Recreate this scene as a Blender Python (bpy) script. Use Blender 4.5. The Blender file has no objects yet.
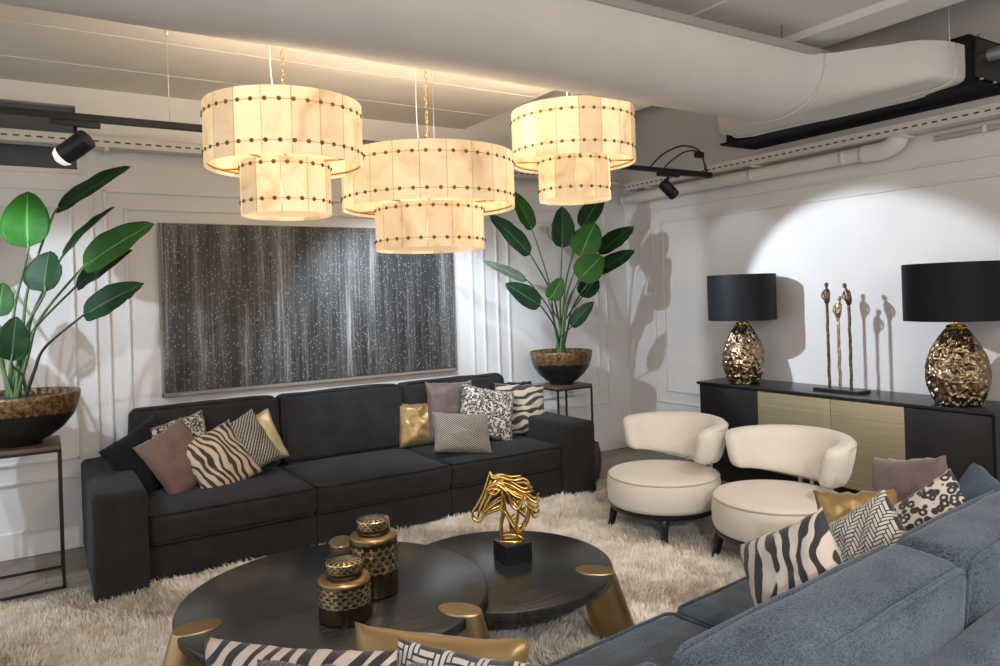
import bpy, math, random
import numpy as np
from mathutils import Vector, Matrix, noise
random.seed(7); np.random.seed(7)
PI = math.pi
SC = bpy.context.scene
COL = SC.collection

# ------------------------------------------------------------------ camera numbers (1000 x 666 frame)
F, CX, HY, CAMH = 729.0, 500.0, 297.0, 1.55
ROLL, YAW = math.atan(.0325), math.radians(32.4)
cr, sr, cy, sy = math.cos(ROLL), math.sin(ROLL), math.cos(YAW), math.sin(YAW)
RIGHT = Vector((cy, -sy, 0)); FWD = Vector((sy, cy, 0)); UP = Vector((0, 0, 1))
def ray(px, py):
    dx, dy = px-CX, py-HY
    u, v = dx*cr-dy*sr, dx*sr+dy*cr
    return RIGHT*(u/F) + FWD + UP*(-v/F)
CAM = Vector((0, 0, CAMH))
def at(px, py, depth): return CAM + ray(px, py)*depth
def at_y(px, py, y):
    d = ray(px, py); return CAM + d*(y/d.y)
def at_z(px, py, z):
    d = ray(px, py); return CAM + d*((z-CAMH)/d.z)

# ------------------------------------------------------------------ object helpers
def link(name, data, parent=None, loc=None):
    o = bpy.data.objects.new(name, data); COL.objects.link(o)
    if parent is not None: o.parent = parent
    if loc is not None: o.location = loc
    return o
def obj(name, geo, m, parent=None, loc=None, smooth=True, angle=None):
    v, f = geo
    me = bpy.data.meshes.new(name); me.from_pydata([tuple(p) for p in v], [], f)
    me.validate(); me.update()
    if smooth:
        me.polygons.foreach_set('use_smooth', [True]*len(me.polygons))
        if angle: me.set_sharp_from_angle(angle=math.radians(angle))
    me.materials.append(m)
    return link(name, me, parent, loc)
def tag(o, label, cat, group=None):
    o['label'] = label; o['category'] = cat
    if group: o['group'] = group
    return o
def thing(name, label, cat, loc=(0, 0, 0), rz=0, group=None):
    o = link(name, None, None, loc); o.rotation_euler = (0, 0, rz)
    o.empty_display_size = .1
    return tag(o, label, cat, group)
def struct(name, geo, m, smooth=False):
    o = obj(name, geo, m, None, None, smooth); o['kind'] = 'structure'; return o
def copy_tree(o, parent=None):
    c = o.copy(); COL.objects.link(c)
    if parent is not None: c.parent = parent
    for ch in list(o.children): copy_tree(ch, c)
    return c

# ------------------------------------------------------------------ geometry
def merge(*gs):
    V, Fc = [], []
    for v, f in gs:
        n = len(V); V.extend(v); Fc.extend([tuple(i+n for i in q) for q in f])
    return V, Fc
def xf(g, M):
    return [M @ Vector(p) for p in g[0]], g[1]
def mv(g, x=0, y=0, z=0):
    return [Vector((p[0]+x, p[1]+y, p[2]+z)) for p in g[0]], g[1]
def box(x0, x1, y0, y1, z0, z1):
    v = [Vector(p) for p in ((x0,y0,z0),(x1,y0,z0),(x1,y1,z0),(x0,y1,z0),(x0,y0,z1),(x1,y0,z1),(x1,y1,z1),(x0,y1,z1))]
    return v, [(0,3,2,1),(4,5,6,7),(0,1,5,4),(1,2,6,5),(2,3,7,6),(3,0,4,7)]
def rbox(sx, sy, sz, r, k=3, m=1, puff=(0, 0, 0), wob=0, seed=0):
    """rounded box round the origin; puff = extra bulge of the faces along each axis; m = inner divisions"""
    H = (sx/2, sy/2, sz/2); r = min(r, min(H)*.999)
    def axis(h):
        a = [-h + r*(1-math.tan(PI/4*(1-i/k))) for i in range(k+1)]
        b = [-h+r + (2*h-2*r)*i/m for i in range(1, m)]
        return a + b + [-q for q in reversed(a)]
    A = [axis(h) for h in H]
    idx = {}; V = []; Fc = []
    def vert(p, ax, s):
        key = tuple(round(c, 6) for c in p)
        if key in idx: return idx[key]
        q = Vector([max(-(H[i]-r), min(H[i]-r, p[i])) for i in range(3)])
        d = Vector(p)-q
        w = q + d.normalized()*r if d.length > 1e-9 else Vector(p)
        for i in range(3):
            if puff[i]:
                j, l = (i+1) % 3, (i+2) % 3
                e = (1-(p[j]/H[j])**2)*(1-(p[l]/H[l])**2)
                w[i] += puff[i]*(p[i]/H[i])*max(0, e)**.7
        if wob:
            n = noise.noise_vector(w*5+Vector((seed*7.1, seed*3.3, 0)))
            w = w + n*wob
        idx[key] = len(V); V.append(w); return idx[key]
    for ax in range(3):
        j, l = (ax+1) % 3, (ax+2) % 3
        for s in (-1, 1):
            for a in range(len(A[j])-1):
                for b in range(len(A[l])-1):
                    q = []
                    for (da, db) in ((0,0),(1,0),(1,1),(0,1)):
                        p = [0, 0, 0]; p[ax] = s*H[ax]; p[j] = A[j][a+da]; p[l] = A[l][b+db]
                        q.append(vert(p, ax, s))
                    Fc.append(tuple(q) if s > 0 else tuple(reversed(q)))
    return V, Fc
def rb(x0, x1, y0, y1, z0, z1, r=.01, **k):
    return mv(rbox(x1-x0, y1-y0, z1-z0, r, **k), (x0+x1)/2, (y0+y1)/2, (z0+z1)/2)
def lathe(prof, n=48, jit=None):
    V, Fc = [], []
    for i, (r, z) in enumerate(prof):
        for k in range(n):
            a = 2*PI*k/n; rr = r
            if jit: rr = r + jit(a, z, r)
            V.append(Vector((rr*math.cos(a), rr*math.sin(a), z)))
    for i in range(len(prof)-1):
        for k in range(n):
            a, b = i*n+k, i*n+(k+1) % n
            Fc.append((a, b, b+n, a+n))
    Fc.append(tuple(range(n-1, -1, -1))); Fc.append(tuple((len(prof)-1)*n+k for k in range(n)))
    return V, Fc
def spline(pts, sub=6):
    P = [Vector(p) for p in pts]; out = []
    if len(P) < 3:
        return [P[0].lerp(P[-1], i/sub) for i in range(sub+1)]
    for i in range(len(P)-1):
        p0 = P[max(i-1, 0)]; p1 = P[i]; p2 = P[i+1]; p3 = P[min(i+2, len(P)-1)]
        for k in range(sub):
            t = k/sub
            out.append(.5*((2*p1)+(p2-p0)*t+(2*p0-5*p1+4*p2-p3)*t*t+(3*p1-p0-3*p2+p3)*t**3))
    out.append(P[-1]); return out
def tube(pts, rad, n=8, closed=False):
    P = [Vector(p) for p in pts]; N = len(P); V, Fc = [], []
    prev = None
    for i in range(N):
        if closed: t = P[(i+1) % N]-P[i-1]
        else: t = P[min(i+1, N-1)]-P[max(i-1, 0)]
        t.normalize()
        if prev is None:
            a = Vector((0, 0, 1)) if abs(t.z) < .9 else Vector((1, 0, 0))
            u = t.cross(a).normalized()
        else:
            u = (prev - t*prev.dot(t)).normalized()
        prev = u; w = t.cross(u)
        r = rad[i] if isinstance(rad, (list, tuple)) else rad
        for k in range(n):
            an = 2*PI*k/n
            V.append(P[i] + u*(r*math.cos(an)) + w*(r*math.sin(an)))
    R = N if closed else N-1
    for i in range(R):
        for k in range(n):
            a, b = i*n+k, i*n+(k+1) % n; c = ((i+1) % N)*n
            Fc.append((a, b, c+(k+1) % n, c+k))
    if not closed:
        Fc.append(tuple(range(n-1, -1, -1))); Fc.append(tuple((N-1)*n+k for k in range(n)))
    return V, Fc
def cyl(p0, p1, r0, r1=None, n=24):
    return tube([p0, Vector(p0).lerp(Vector(p1), .5), p1], [r0, ((r0+(r1 or r0))/2), (r1 or r0)], n)
def rrect_path(hx, hy, r, z, n=5, wob=None):
    pts = []
    for (sx_, sy_, a0) in ((1, 1, 0), (-1, 1, 90), (-1, -1, 180), (1, -1, 270)):
        for k in range(n+1):
            a = math.radians(a0+90*k/n)
            pts.append(Vector((sx_*(hx-r)+r*math.cos(a), sy_*(hy-r)+r*math.sin(a), z)))
    out = []
    for i, p in enumerate(pts):
        q = pts[(i+1) % len(pts)]; d = (q-p).length; k = max(1, int(d/.08))
        for j in range(k): out.append(p.lerp(q, j/k))
    return out

# ------------------------------------------------------------------ materials
def nm(name):
    m = bpy.data.materials.new(name); m.use_nodes = True
    nt = m.node_tree; b = nt.nodes['Principled BSDF']
    return m, nt, b
def tex(nt, kind='ShaderNodeTexNoise', scale=5, coord='Object', vec=None, mscale=None, rot=None, **kw):
    t = nt.nodes.new(kind)
    if 'Scale' in t.inputs: t.inputs['Scale'].default_value = scale
    for k, v in kw.items():
        if k in t.inputs: t.inputs[k].default_value = v
        else: setattr(t, k, v)
    if vec is None:
        tc = nt.nodes.new('ShaderNodeTexCoord'); vec = tc.outputs[coord]
    if mscale or rot:
        mp = nt.nodes.new('ShaderNodeMapping')
        if mscale: mp.inputs['Scale'].default_value = mscale
        if rot: mp.inputs['Rotation'].default_value = rot
        nt.links.new(vec, mp.inputs['Vector']); vec = mp.outputs['Vector']
    nt.links.new(vec, t.inputs['Vector'])
    return t
def ramp(nt, src, stops, mode='LINEAR'):
    r = nt.nodes.new('ShaderNodeValToRGB'); r.color_ramp.interpolation = mode
    els = r.color_ramp.elements
    while len(els) < len(stops): els.new(.5)
    for e, (p, c) in zip(els, stops):
        e.position = p; e.color = (c[0], c[1], c[2], 1)
    nt.links.new(src, r.inputs[0]); return r
def bump(nt, b, src, strength=.3, dist=.005):
    n = nt.nodes.new('ShaderNodeBump'); n.inputs['Strength'].default_value = strength; n.inputs['Distance'].default_value = dist
    nt.links.new(src, n.inputs['Height']); nt.links.new(n.outputs[0], b.inputs['Normal']); return n
def math_(nt, op, a, b=None):
    n = nt.nodes.new('ShaderNodeMath'); n.operation = op
    for i, s in enumerate((a, b)):
        if s is None: continue
        if isinstance(s, (int, float)): n.inputs[i].default_value = s
        else: nt.links.new(s, n.inputs[i])
    return n.outputs[0]
def mat(name, col, rough=.5, metal=0, sheen=0, var=0, vscale=6, bmp=0, bscale=60, bdist=.003, coat=0, spec=None):
    m, nt, b = nm(name)
    b.inputs['Base Color'].default_value = (*col, 1)
    b.inputs['Roughness'].default_value = rough; b.inputs['Metallic'].default_value = metal
    if sheen:
        b.inputs['Sheen Weight'].default_value = sheen; b.inputs['Sheen Roughness'].default_value = .5
    if coat: b.inputs['Coat Weight'].default_value = coat
    if spec is not None: b.inputs['Specular IOR Level'].default_value = spec
    if var:
        t = tex(nt, scale=vscale, Detail=4.0)
        r = ramp(nt, t.outputs['Fac'], [(.3, [c*(1-var) for c in col]), (.7, [min(1, c*(1+var)) for c in col])])
        nt.links.new(r.outputs[0], b.inputs['Base Color'])
    if bmp:
        t = tex(nt, scale=bscale, Detail=3.0); bump(nt, b, t.outputs['Fac'], bmp, bdist)
    return m
M = {}
M['wall'] = mat('painted_plaster', (.735, .728, .722), .6, var=.03, vscale=2, bmp=.1, bscale=25)
M['ceiling'] = mat('painted_ceiling', (.60, .57, .53), .7, var=.05, vscale=1.5)
M['ceiling_dark'] = mat('dark_ceiling', (.20, .195, .19), .8, var=.1, vscale=2)
M['white'] = mat('white_paint', (.72, .70, .67), .45)
M['black_metal'] = mat('black_metal', (.012, .012, .013), .4, spec=.4)
M['black_paint'] = mat('black_lacquer', (.010, .010, .012), .32)
M['matte_black'] = mat('matte_black_steel', (.010, .010, .011), .75, spec=.2)
M['duct'] = mat('duct_textile', (.66, .64, .61), .8, var=.04, vscale=3, bmp=.25, bscale=14, bdist=.01)
M['gold'] = mat('polished_gold', (.72, .47, .14), .22, 1, bmp=.2, bscale=60)
M['brass'] = mat('aged_brass', (.36, .25, .12), .36, 1)
M['joint_shade'] = mat('painted_joint_shade', (.58, .42, .25), .5)  # shade in the joints between alabaster panels, painted as brown edge strips
M['stud'] = mat('dark_brass_stud', (.22, .14, .06), .35, 1)
M['bronze'] = mat('hammered_bronze', (.36, .27, .175), .27, 1)
M['table_leg'] = mat('brushed_brass', (.46, .33, .17), .38, 1, var=.1, vscale=9)
M['cream'] = mat('cream_velvet', (.74, .685, .615), .75, sheen=.35, var=.03, vscale=8)
M['cream_trim'] = mat('pale_cream_piping', (.66, .58, .48), .7)
M['cream_pipe'] = mat('cream_piping', (.55, .46, .36), .7)
M['shade_black'] = mat('black_shade_fabric', (.007, .008, .011), .6, sheen=.0, spec=.25)
M['shade_inner'] = mat('shade_lining', (.55, .42, .2), .4)
M['soil'] = mat('soil', (.05, .032, .02), .95, var=.4, vscale=60, bmp=.8, bscale=50, bdist=.01)
M['rubber'] = mat('black_cable', (.01, .01, .01), .5)
M['taupe'] = mat('taupe_frame', (.30, .25, .21), .5)
M['glass_dark'] = mat('dark_window_glass', (.10, .11, .13), .12)
M['metal_grey'] = mat('galvanised_steel', (.5, .5, .5), .45, .6)
M['lens'], nt, b = nm('spot_lens'); b.inputs['Base Color'].default_value = (.8, .8, .8, 1); b.inputs['Emission Color'].default_value = (1, .97, .92, 1); b.inputs['Emission Strength'].default_value = .55

def fabric(name, c0, c1, sheen=.4, scale=330):
    m, nt, b = nm(name); b.inputs['Roughness'].default_value = .95
    b.inputs['Specular IOR Level'].default_value = .15
    b.inputs['Sheen Weight'].default_value = sheen; b.inputs['Sheen Roughness'].default_value = .55
    b.inputs['Sheen Tint'].default_value = (.75, .85, 1, 1)
    t = tex(nt, scale=scale, Detail=3.0, Roughness=.7); t2 = tex(nt, scale=9, Detail=3.0)
    s = math_(nt, 'ADD', math_(nt, 'MULTIPLY', t.outputs['Fac'], .75), math_(nt, 'MULTIPLY', t2.outputs['Fac'], .25))
    r = ramp(nt, s, [(.36, c0), (.64, c1)]); nt.links.new(r.outputs[0], b.inputs['Base Color'])
    bump(nt, b, s, .5, .003); return m
M['sofa'] = fabric('charcoal_blue_upholstery', (.0118, .0105, .0102), (.035, .0315, .031), .06)
M['sofa2'] = fabric('slate_blue_upholstery', (.010, .016, .027), (.105, .142, .195), .25, 210)
M['sofa_dark'] = mat('dark_under_fabric', (.01, .01, .011), .95)
M['pillow_black'] = fabric('black_linen', (.006, .006, .007), (.02, .02, .022), .1)
M['pillow_blue'] = fabric('blue_linen', (.03, .045, .065), (.08, .11, .15), .2)

# wood floor
m, nt, b = nm('grey_oak_planks'); M['floor'] = m
br = tex(nt, 'ShaderNodeTexBrick', scale=1.0, rot=(0, 0, 0))
br.offset = .37; br.inputs['Brick Width'].default_value = 1.6; br.inputs['Row Height'].default_value = .17
br.inputs['Mortar Size'].default_value = .002; br.inputs['Mortar'].default_value = (.05, .042, .036, 1)
br.inputs['Color1'].default_value = (.205, .165, .13, 1); br.inputs['Color2'].default_value = (.26, .215, .172, 1)
g = tex(nt, scale=3, mscale=(1, 14, 1), Detail=6.0)
mx = nt.nodes.new('ShaderNodeMix'); mx.data_type = 'RGBA'; mx.blend_type = 'MULTIPLY'; mx.inputs[0].default_value = .7
gr = ramp(nt, g.outputs['Fac'], [(.3, (.6, .58, .56)), (.7, (1.1, 1.08, 1.05))])
nt.links.new(br.outputs['Color'], mx.inputs[6]); nt.links.new(gr.outputs[0], mx.inputs[7]); nt.links.new(mx.outputs[2], b.inputs['Base Color'])
b.inputs['Roughness'].default_value = .42; bump(nt, b, g.outputs['Fac'], .15, .002)
# black stained table top
m, nt, b = nm('black_stained_oak'); M['table'] = m
g = tex(nt, scale=4, mscale=(1.2, 16, 1.2), Detail=6.0, Distortion=.6)
gr = ramp(nt, g.outputs['Fac'], [(.3, (.014, .0145, .016)), (.75, (.036, .038, .043))]); nt.links.new(gr.outputs[0], b.inputs['Base Color'])
b.inputs['Roughness'].default_value = .24; bump(nt, b, g.outputs['Fac'], .2, .0015)
# dark wood sideboard
m, nt, b = nm('black_ash'); M['ash'] = m
g = tex(nt, scale=5, mscale=(1, 1, .08), Detail=5.0)
gr = ramp(nt, g.outputs['Fac'], [(.3, (.010, .009, .009)), (.7, (.020, .018, .018))]); nt.links.new(gr.outputs[0], b.inputs['Base Color'])
b.inputs['Roughness'].default_value = .4
# brushed gold door
m, nt, b = nm('brushed_champagne_metal'); M['gold_door'] = m
g = tex(nt, scale=3, mscale=(1, .4, 22), Detail=5.0)
gr = ramp(nt, g.outputs['Fac'], [(.3, (.52, .43, .27)), (.7, (.64, .54, .35))]); nt.links.new(gr.outputs[0], b.inputs['Base Color'])
b.inputs['Metallic'].default_value = .85; b.inputs['Roughness'].default_value = .42; bump(nt, b, g.outputs['Fac'], .1, .001)
M['top_pedestal'] = mat('brown_wood_top', (.11, .07, .045), .45, var=.25, vscale=12)
# painting
m, nt, b = nm('streaked_canvas'); M['canvas'] = m
s1 = tex(nt, scale=1, mscale=(64, 1, 1.3), Detail=8.0, Roughness=.78)
s2 = tex(nt, scale=1, mscale=(8, 1, .6), Detail=3.0)
v = tex(nt, 'ShaderNodeTexVoronoi', scale=1, mscale=(100, 1, 48)); v.inputs['Randomness'].default_value = 1
thr = math_(nt, 'LESS_THAN', v.outputs['Distance'], .30)
pick = nt.nodes.new('ShaderNodeSeparateColor'); nt.links.new(v.outputs['Color'], pick.inputs[0])
spk = math_(nt, 'MULTIPLY', thr, math_(nt, 'GREATER_THAN', math_(nt, 'ADD', pick.outputs[0], math_(nt, 'MULTIPLY', math_(nt, 'SUBTRACT', s2.outputs['Fac'], .5), 1.2)), .60))
sm = math_(nt, 'ADD', math_(nt, 'MULTIPLY', s1.outputs['Fac'], .6), math_(nt, 'MULTIPLY', s2.outputs['Fac'], .4))
base = ramp(nt, sm, [(.38, (.005, .005, .006)), (.47, (.036, .036, .038)), (.56, (.125, .125, .125)), (.66, (.45, .45, .45))])
mx = nt.nodes.new('ShaderNodeMix'); mx.data_type = 'RGBA'
nt.links.new(math_(nt, 'MULTIPLY', spk, .8), mx.inputs[0]); nt.links.new(base.outputs[0], mx.inputs[6]); mx.inputs[7].default_value = (.42, .41, .38, 1)
nt.links.new(mx.outputs[2], b.inputs['Base Color']); b.inputs['Roughness'].default_value = .5
bump(nt, b, math_(nt, 'ADD', sm, math_(nt, 'MULTIPLY', spk, .4)), .5, .006)
# alabaster (lit lamp shade)
m, nt, b = nm('lit_alabaster'); M['alabaster'] = m
oi = nt.nodes.new('ShaderNodeObjectInfo')
n1 = tex(nt, scale=5, Detail=5.0, Distortion=1.2)
vein = ramp(nt, n1.outputs['Fac'], [(.30, (.60, .34, .14)), (.42, (.90, .58, .28)), (.6, (1, .71, .39))])
em = math_(nt, 'ADD', math_(nt, 'MULTIPLY', oi.outputs['Random'], .62), .52)
nt.links.new(vein.outputs[0], b.inputs['Emission Color']); nt.links.new(em, b.inputs['Emission Strength'])
b.inputs['Base Color'].default_value = (.40, .33, .24, 1); b.inputs['Roughness'].default_value = .35
ALAB_EM = em
# bowl: gold leaf rim over black
m, nt, b = nm('black_bowl_with_gold_leaf'); M['bowl'] = m
tc = nt.nodes.new('ShaderNodeTexCoord'); sp = nt.nodes.new('ShaderNodeSeparateXYZ'); nt.links.new(tc.outputs['Object'], sp.inputs[0])
n1 = tex(nt, scale=14, Detail=6.0, Roughness=.75)
lim = math_(nt, 'GREATER_THAN', math_(nt, 'ADD', sp.outputs['Z'], math_(nt, 'MULTIPLY', n1.outputs['Fac'], .07)), .215)
n2 = tex(nt, scale=38, Detail=5.0, Roughness=.8)
gold = ramp(nt, n2.outputs['Fac'], [(.38, (.040, .022, .010)), (.52, (.20, .120, .050)), (.68, (.42, .29, .15))])
mx = nt.nodes.new('ShaderNodeMix'); mx.data_type = 'RGBA'; nt.links.new(lim, mx.inputs[0]); mx.inputs[6].default_value = (.012, .012, .013, 1); nt.links.new(gold.outputs[0], mx.inputs[7])
nt.links.new(mx.outputs[2], b.inputs['Base Color']); nt.links.new(math_(nt, 'MULTIPLY', lim, .5), b.inputs['Metallic']); b.inputs['Roughness'].default_value = .38
bump(nt, b, math_(nt, 'MULTIPLY', n2.outputs['Fac'], lim), .5, .006)
# leaves
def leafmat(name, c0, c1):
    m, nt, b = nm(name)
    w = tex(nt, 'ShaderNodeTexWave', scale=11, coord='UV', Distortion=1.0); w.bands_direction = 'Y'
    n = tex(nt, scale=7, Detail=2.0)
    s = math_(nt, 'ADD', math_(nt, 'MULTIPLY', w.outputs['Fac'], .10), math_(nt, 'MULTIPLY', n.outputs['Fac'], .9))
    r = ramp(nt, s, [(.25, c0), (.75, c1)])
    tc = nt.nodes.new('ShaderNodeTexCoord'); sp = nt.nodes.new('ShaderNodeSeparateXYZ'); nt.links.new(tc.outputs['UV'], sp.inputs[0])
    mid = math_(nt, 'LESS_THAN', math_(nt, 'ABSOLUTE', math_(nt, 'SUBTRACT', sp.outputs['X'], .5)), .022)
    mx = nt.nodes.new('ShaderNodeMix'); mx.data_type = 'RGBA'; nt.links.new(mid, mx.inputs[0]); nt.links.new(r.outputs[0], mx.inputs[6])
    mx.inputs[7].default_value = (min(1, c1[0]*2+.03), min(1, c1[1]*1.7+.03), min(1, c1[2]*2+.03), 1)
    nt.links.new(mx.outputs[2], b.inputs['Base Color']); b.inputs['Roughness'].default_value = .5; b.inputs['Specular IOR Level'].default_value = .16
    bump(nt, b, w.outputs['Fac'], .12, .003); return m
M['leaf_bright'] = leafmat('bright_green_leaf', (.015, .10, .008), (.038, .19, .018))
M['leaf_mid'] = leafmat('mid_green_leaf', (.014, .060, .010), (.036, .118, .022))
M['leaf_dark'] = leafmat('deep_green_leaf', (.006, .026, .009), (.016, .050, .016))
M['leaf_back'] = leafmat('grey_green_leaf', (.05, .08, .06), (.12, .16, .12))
M['stem'] = mat('green_stem', (.09, .17, .06), .4, var=.3, vscale=8)
M['stem_dark'] = mat('blue_green_stem', (.03, .055, .045), .4, var=.3, vscale=8)

# pillow fabrics
def pil(name): 
    m, nt, b = nm(name); b.inputs['Roughness'].default_value = .7; b.inputs['Sheen Weight'].default_value = .25
    return m, nt, b
def zebra(name, light, dark, rot, freq=6.0, warp=.16, wid=1.7):
    """wandering, forking stripes: warped bands whose width also wanders"""
    m, nt, b = pil(name)
    tc = nt.nodes.new('ShaderNodeTexCoord')
    n = tex(nt, scale=2.3, vec=tc.outputs['UV'], Detail=1.5, mscale=(1, 1, 1))
    n2 = tex(nt, scale=3.4, vec=tc.outputs['UV'], Detail=1.0, mscale=(1.3, .8, 1))
    sp = nt.nodes.new('ShaderNodeSeparateXYZ'); mp = nt.nodes.new('ShaderNodeMapping'); mp.inputs['Rotation'].default_value = (0, 0, rot)
    nt.links.new(tc.outputs['UV'], mp.inputs['Vector']); nt.links.new(mp.outputs[0], sp.inputs[0])
    x = math_(nt, 'ADD', sp.outputs['X'], math_(nt, 'MULTIPLY', math_(nt, 'SUBTRACT', n.outputs['Fac'], .5), warp*2.2))
    ph = math_(nt, 'MULTIPLY', x, freq*2*PI)
    s = math_(nt, 'ADD', math_(nt, 'MULTIPLY', math_(nt, 'SINE', ph), .5), math_(nt, 'MULTIPLY', math_(nt, 'SUBTRACT', n2.outputs['Fac'], .5), wid))
    s = math_(nt, 'ADD', s, .5)
    r = ramp(nt, s, [(.39, dark), (.47, light)]); nt.links.new(r.outputs[0], b.inputs['Base Color'])
    f = tex(nt, scale=300); bump(nt, b, f.outputs['Fac'], .3, .002); return m
M['zebra_tan'] = zebra('tan_zebra_print', (.50, .37, .25), (.022, .016, .013), -.2, 9.0)
M['zebra_tan_wide'] = zebra('sand_zebra_print', (.46, .37, .27), (.022, .018, .016), 1.4, 6.5)
M['zebra_white'] = zebra('white_zebra_print', (.66, .59, .53), (.022, .026, .034), .2, 6.0, .2, 2.3)
M['zebra_row'] = zebra('ivory_zebra_print', (.62, .54, .46), (.022, .024, .03), .5, 11.0, .14, 2.0)
def leopard(name, light, dark, scale):
    m, nt, b = pil(name)
    d = tex(nt, scale=5, coord='UV'); 
    v = tex(nt, 'ShaderNodeTexVoronoi', scale=scale, coord='UV')
    v2 = tex(nt, scale=scale*1.3, coord='UV', Detail=1.0)
    s = math_(nt, 'ADD', v.outputs['Distance'], math_(nt, 'MULTIPLY', math_(nt, 'SUBTRACT', v2.outputs['Fac'], .5), .3))
    r = ramp(nt, s, [(.0, light), (.20, light), (.235, dark), (.56, dark), (.61, light)]); nt.links.new(r.outputs[0], b.inputs['Base Color'])
    return m
M['leopard_small'] = leopard('small_leopard_print', (.55, .48, .42), (.03, .022, .02), 24)
M['leopard_large'] = leopard('leopard_print', (.62, .57, .54), (.03, .026, .03), 15)
def weave(name, light, dark, scale, rot=.785, fine=.55):
    m, nt, b = pil(name)
    a = tex(nt, 'ShaderNodeTexWave', scale=scale, coord='UV', rot=(0, 0, rot), Distortion=.0)
    c = tex(nt, 'ShaderNodeTexWave', scale=scale*2.1, coord='UV', rot=(0, 0, rot+1.25), Distortion=.0)
    s = math_(nt, 'ADD', math_(nt, 'MULTIPLY', a.outputs['Fac'], fine), math_(nt, 'MULTIPLY', c.outputs['Fac'], 1-fine))
    r = ramp(nt, s, [(.55, dark), (.69, light)]); nt.links.new(r.outputs[0], b.inputs['Base Color'])
    bump(nt, b, s, .3, .003); return m
M['weave'] = weave('ivory_black_weave', (.52, .46, .38), (.025, .02, .018), 6.5)
M['weave_fine'] = weave('fine_ivory_black_weave', (.50, .42, .33), (.03, .022, .018), 9)
M['brown_dot'] = weave('rose_brown_dotted_cloth', (.23, .13, .095), (.10, .052, .038), 15, .3, .5)
M['brown_sheen'] = weave('mauve_brown_jacquard', (.235, .165, .15), (.10, .068, .064), 13, .785, .5)
M['rose'] = mat('rose_brown_satin', (.135, .09, .08), .5, .15, .3)
M['satin_gold'] = mat('gold_satin', (.34, .22, .085), .40, .45, .2, var=.15, vscale=5, bmp=.25, bscale=9, bdist=.02)
M['satin_pale'] = mat('pale_gold_satin', (.52, .42, .24), .38, .4, .2)
m, nt, b = pil('greek_key_print'); M['key'] = m
a_ = nt.nodes.new('ShaderNodeAttribute'); a_.attribute_name = 'key_pattern'
r = ramp(nt, a_.outputs['Fac'], [(.4, (.03, .03, .034)), (.6, (.60, .57, .53))]); nt.links.new(r.outputs[0], b.inputs['Base Color'])
# jar glaze: dark bronze with fretwork
m, nt, b = nm('bronze_fret_glaze'); M['jar'] = m
tc = nt.nodes.new('ShaderNodeTexCoord')
br = tex(nt, 'ShaderNodeTexBrick', scale=1.0, coord='UV'); br.inputs['Brick Width'].default_value = .055; br.inputs['Row Height'].default_value = .09
br.inputs['Mortar Size'].default_value = .008; br.inputs['Color1'].default_value = (0, 0, 0, 1); br.inputs['Color2'].default_value = (0, 0, 0, 1); br.inputs['Mortar'].default_value = (1, 1, 1, 1); br.offset = .5
br2 = tex(nt, 'ShaderNodeTexBrick', scale=1.0, coord='UV'); br2.inputs['Brick Width'].default_value = .0275; br2.inputs['Row Height'].default_value = .045
br2.inputs['Mortar Size'].default_value = .005; br2.inputs['Color1'].default_value = (0, 0, 0, 1); br2.inputs['Color2'].default_value = (1, 1, 1, 1); br2.inputs['Mortar'].default_value = (0, 0, 0, 1); br2.offset = .25
sp = nt.nodes.new('ShaderNodeSeparateXYZ'); nt.links.new(tc.outputs['UV'], sp.inputs[0])
band = math_(nt, 'MULTIPLY', math_(nt, 'GREATER_THAN', sp.outputs['Y'], .42), math_(nt, 'LESS_THAN', sp.outputs['Y'], .86))
patt = math_(nt, 'MULTIPLY', band, math_(nt, 'MAXIMUM', br.outputs['Color'], math_(nt, 'MULTIPLY', br2.outputs['Color'], .8)))
mx = nt.nodes.new('ShaderNodeMix'); mx.data_type = 'RGBA'; nt.links.new(patt, mx.inputs[0]); mx.inputs[6].default_value = (.085, .058, .028, 1); mx.inputs[7].default_value = (.62, .50, .30, 1)
nt.links.new(mx.outputs[2], b.inputs['Base Color']); b.inputs['Metallic'].default_value = .9; b.inputs['Roughness'].default_value = .2
# cable tray, slotted
m, nt, b = nm('slotted_white_tray'); M['tray'] = m
def slots(axis):
    m, nt, b = nm('slotted_white_steel')
    tc = nt.nodes.new('ShaderNodeTexCoord'); sp = nt.nodes.new('ShaderNodeSeparateXYZ'); nt.links.new(tc.outputs['Object'], sp.inputs[0])
    fr = math_(nt, 'FRACT', math_(nt, 'MULTIPLY', sp.outputs[axis], 1/.062))
    zz = math_(nt, 'LESS_THAN', math_(nt, 'ABSOLUTE', math_(nt, 'SUBTRACT', sp.outputs['Z'], .035)), .0055)
    s = math_(nt, 'MULTIPLY', math_(nt, 'LESS_THAN', fr, .55), zz)
    r = ramp(nt, s, [(.4, (.66, .64, .60)), (.6, (.05, .045, .04))]); nt.links.new(r.outputs[0], b.inputs['Base Color']); b.inputs['Roughness'].default_value = .5
    return m
# rug
m, nt, b = nm('cream_shag_pile'); M['pile'] = m
n1 = tex(nt, scale=9, Detail=4.0, Roughness=.7)
r = ramp(nt, n1.outputs['Fac'], [(.3, (.56, .47, .38)), (.5, (.82, .75, .66)), (.66, (.95, .91, .85))]); nt.links.new(r.outputs[0], b.inputs['Base Color'])
b.inputs['Roughness'].default_value = .8; b.inputs['Sheen Weight'].default_value = .3
M['rug_base'] = mat('rug_backing', (.48, .38, .28), .95)
M['wicker'] = mat('brown_wicker', (.06, .04, .025), .7, var=.4, vscale=40, bmp=.8, bscale=45, bdist=.01)

# ------------------------------------------------------------------ the room
YB, XR = 5.55, 5.05
XL, YF, ZH, ZL = -3.2, -2.2, 3.35, 3.03
struct('floor', box(XL, XR+.1, YF, YB+.1, -.1, 0), M['floor'])
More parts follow.
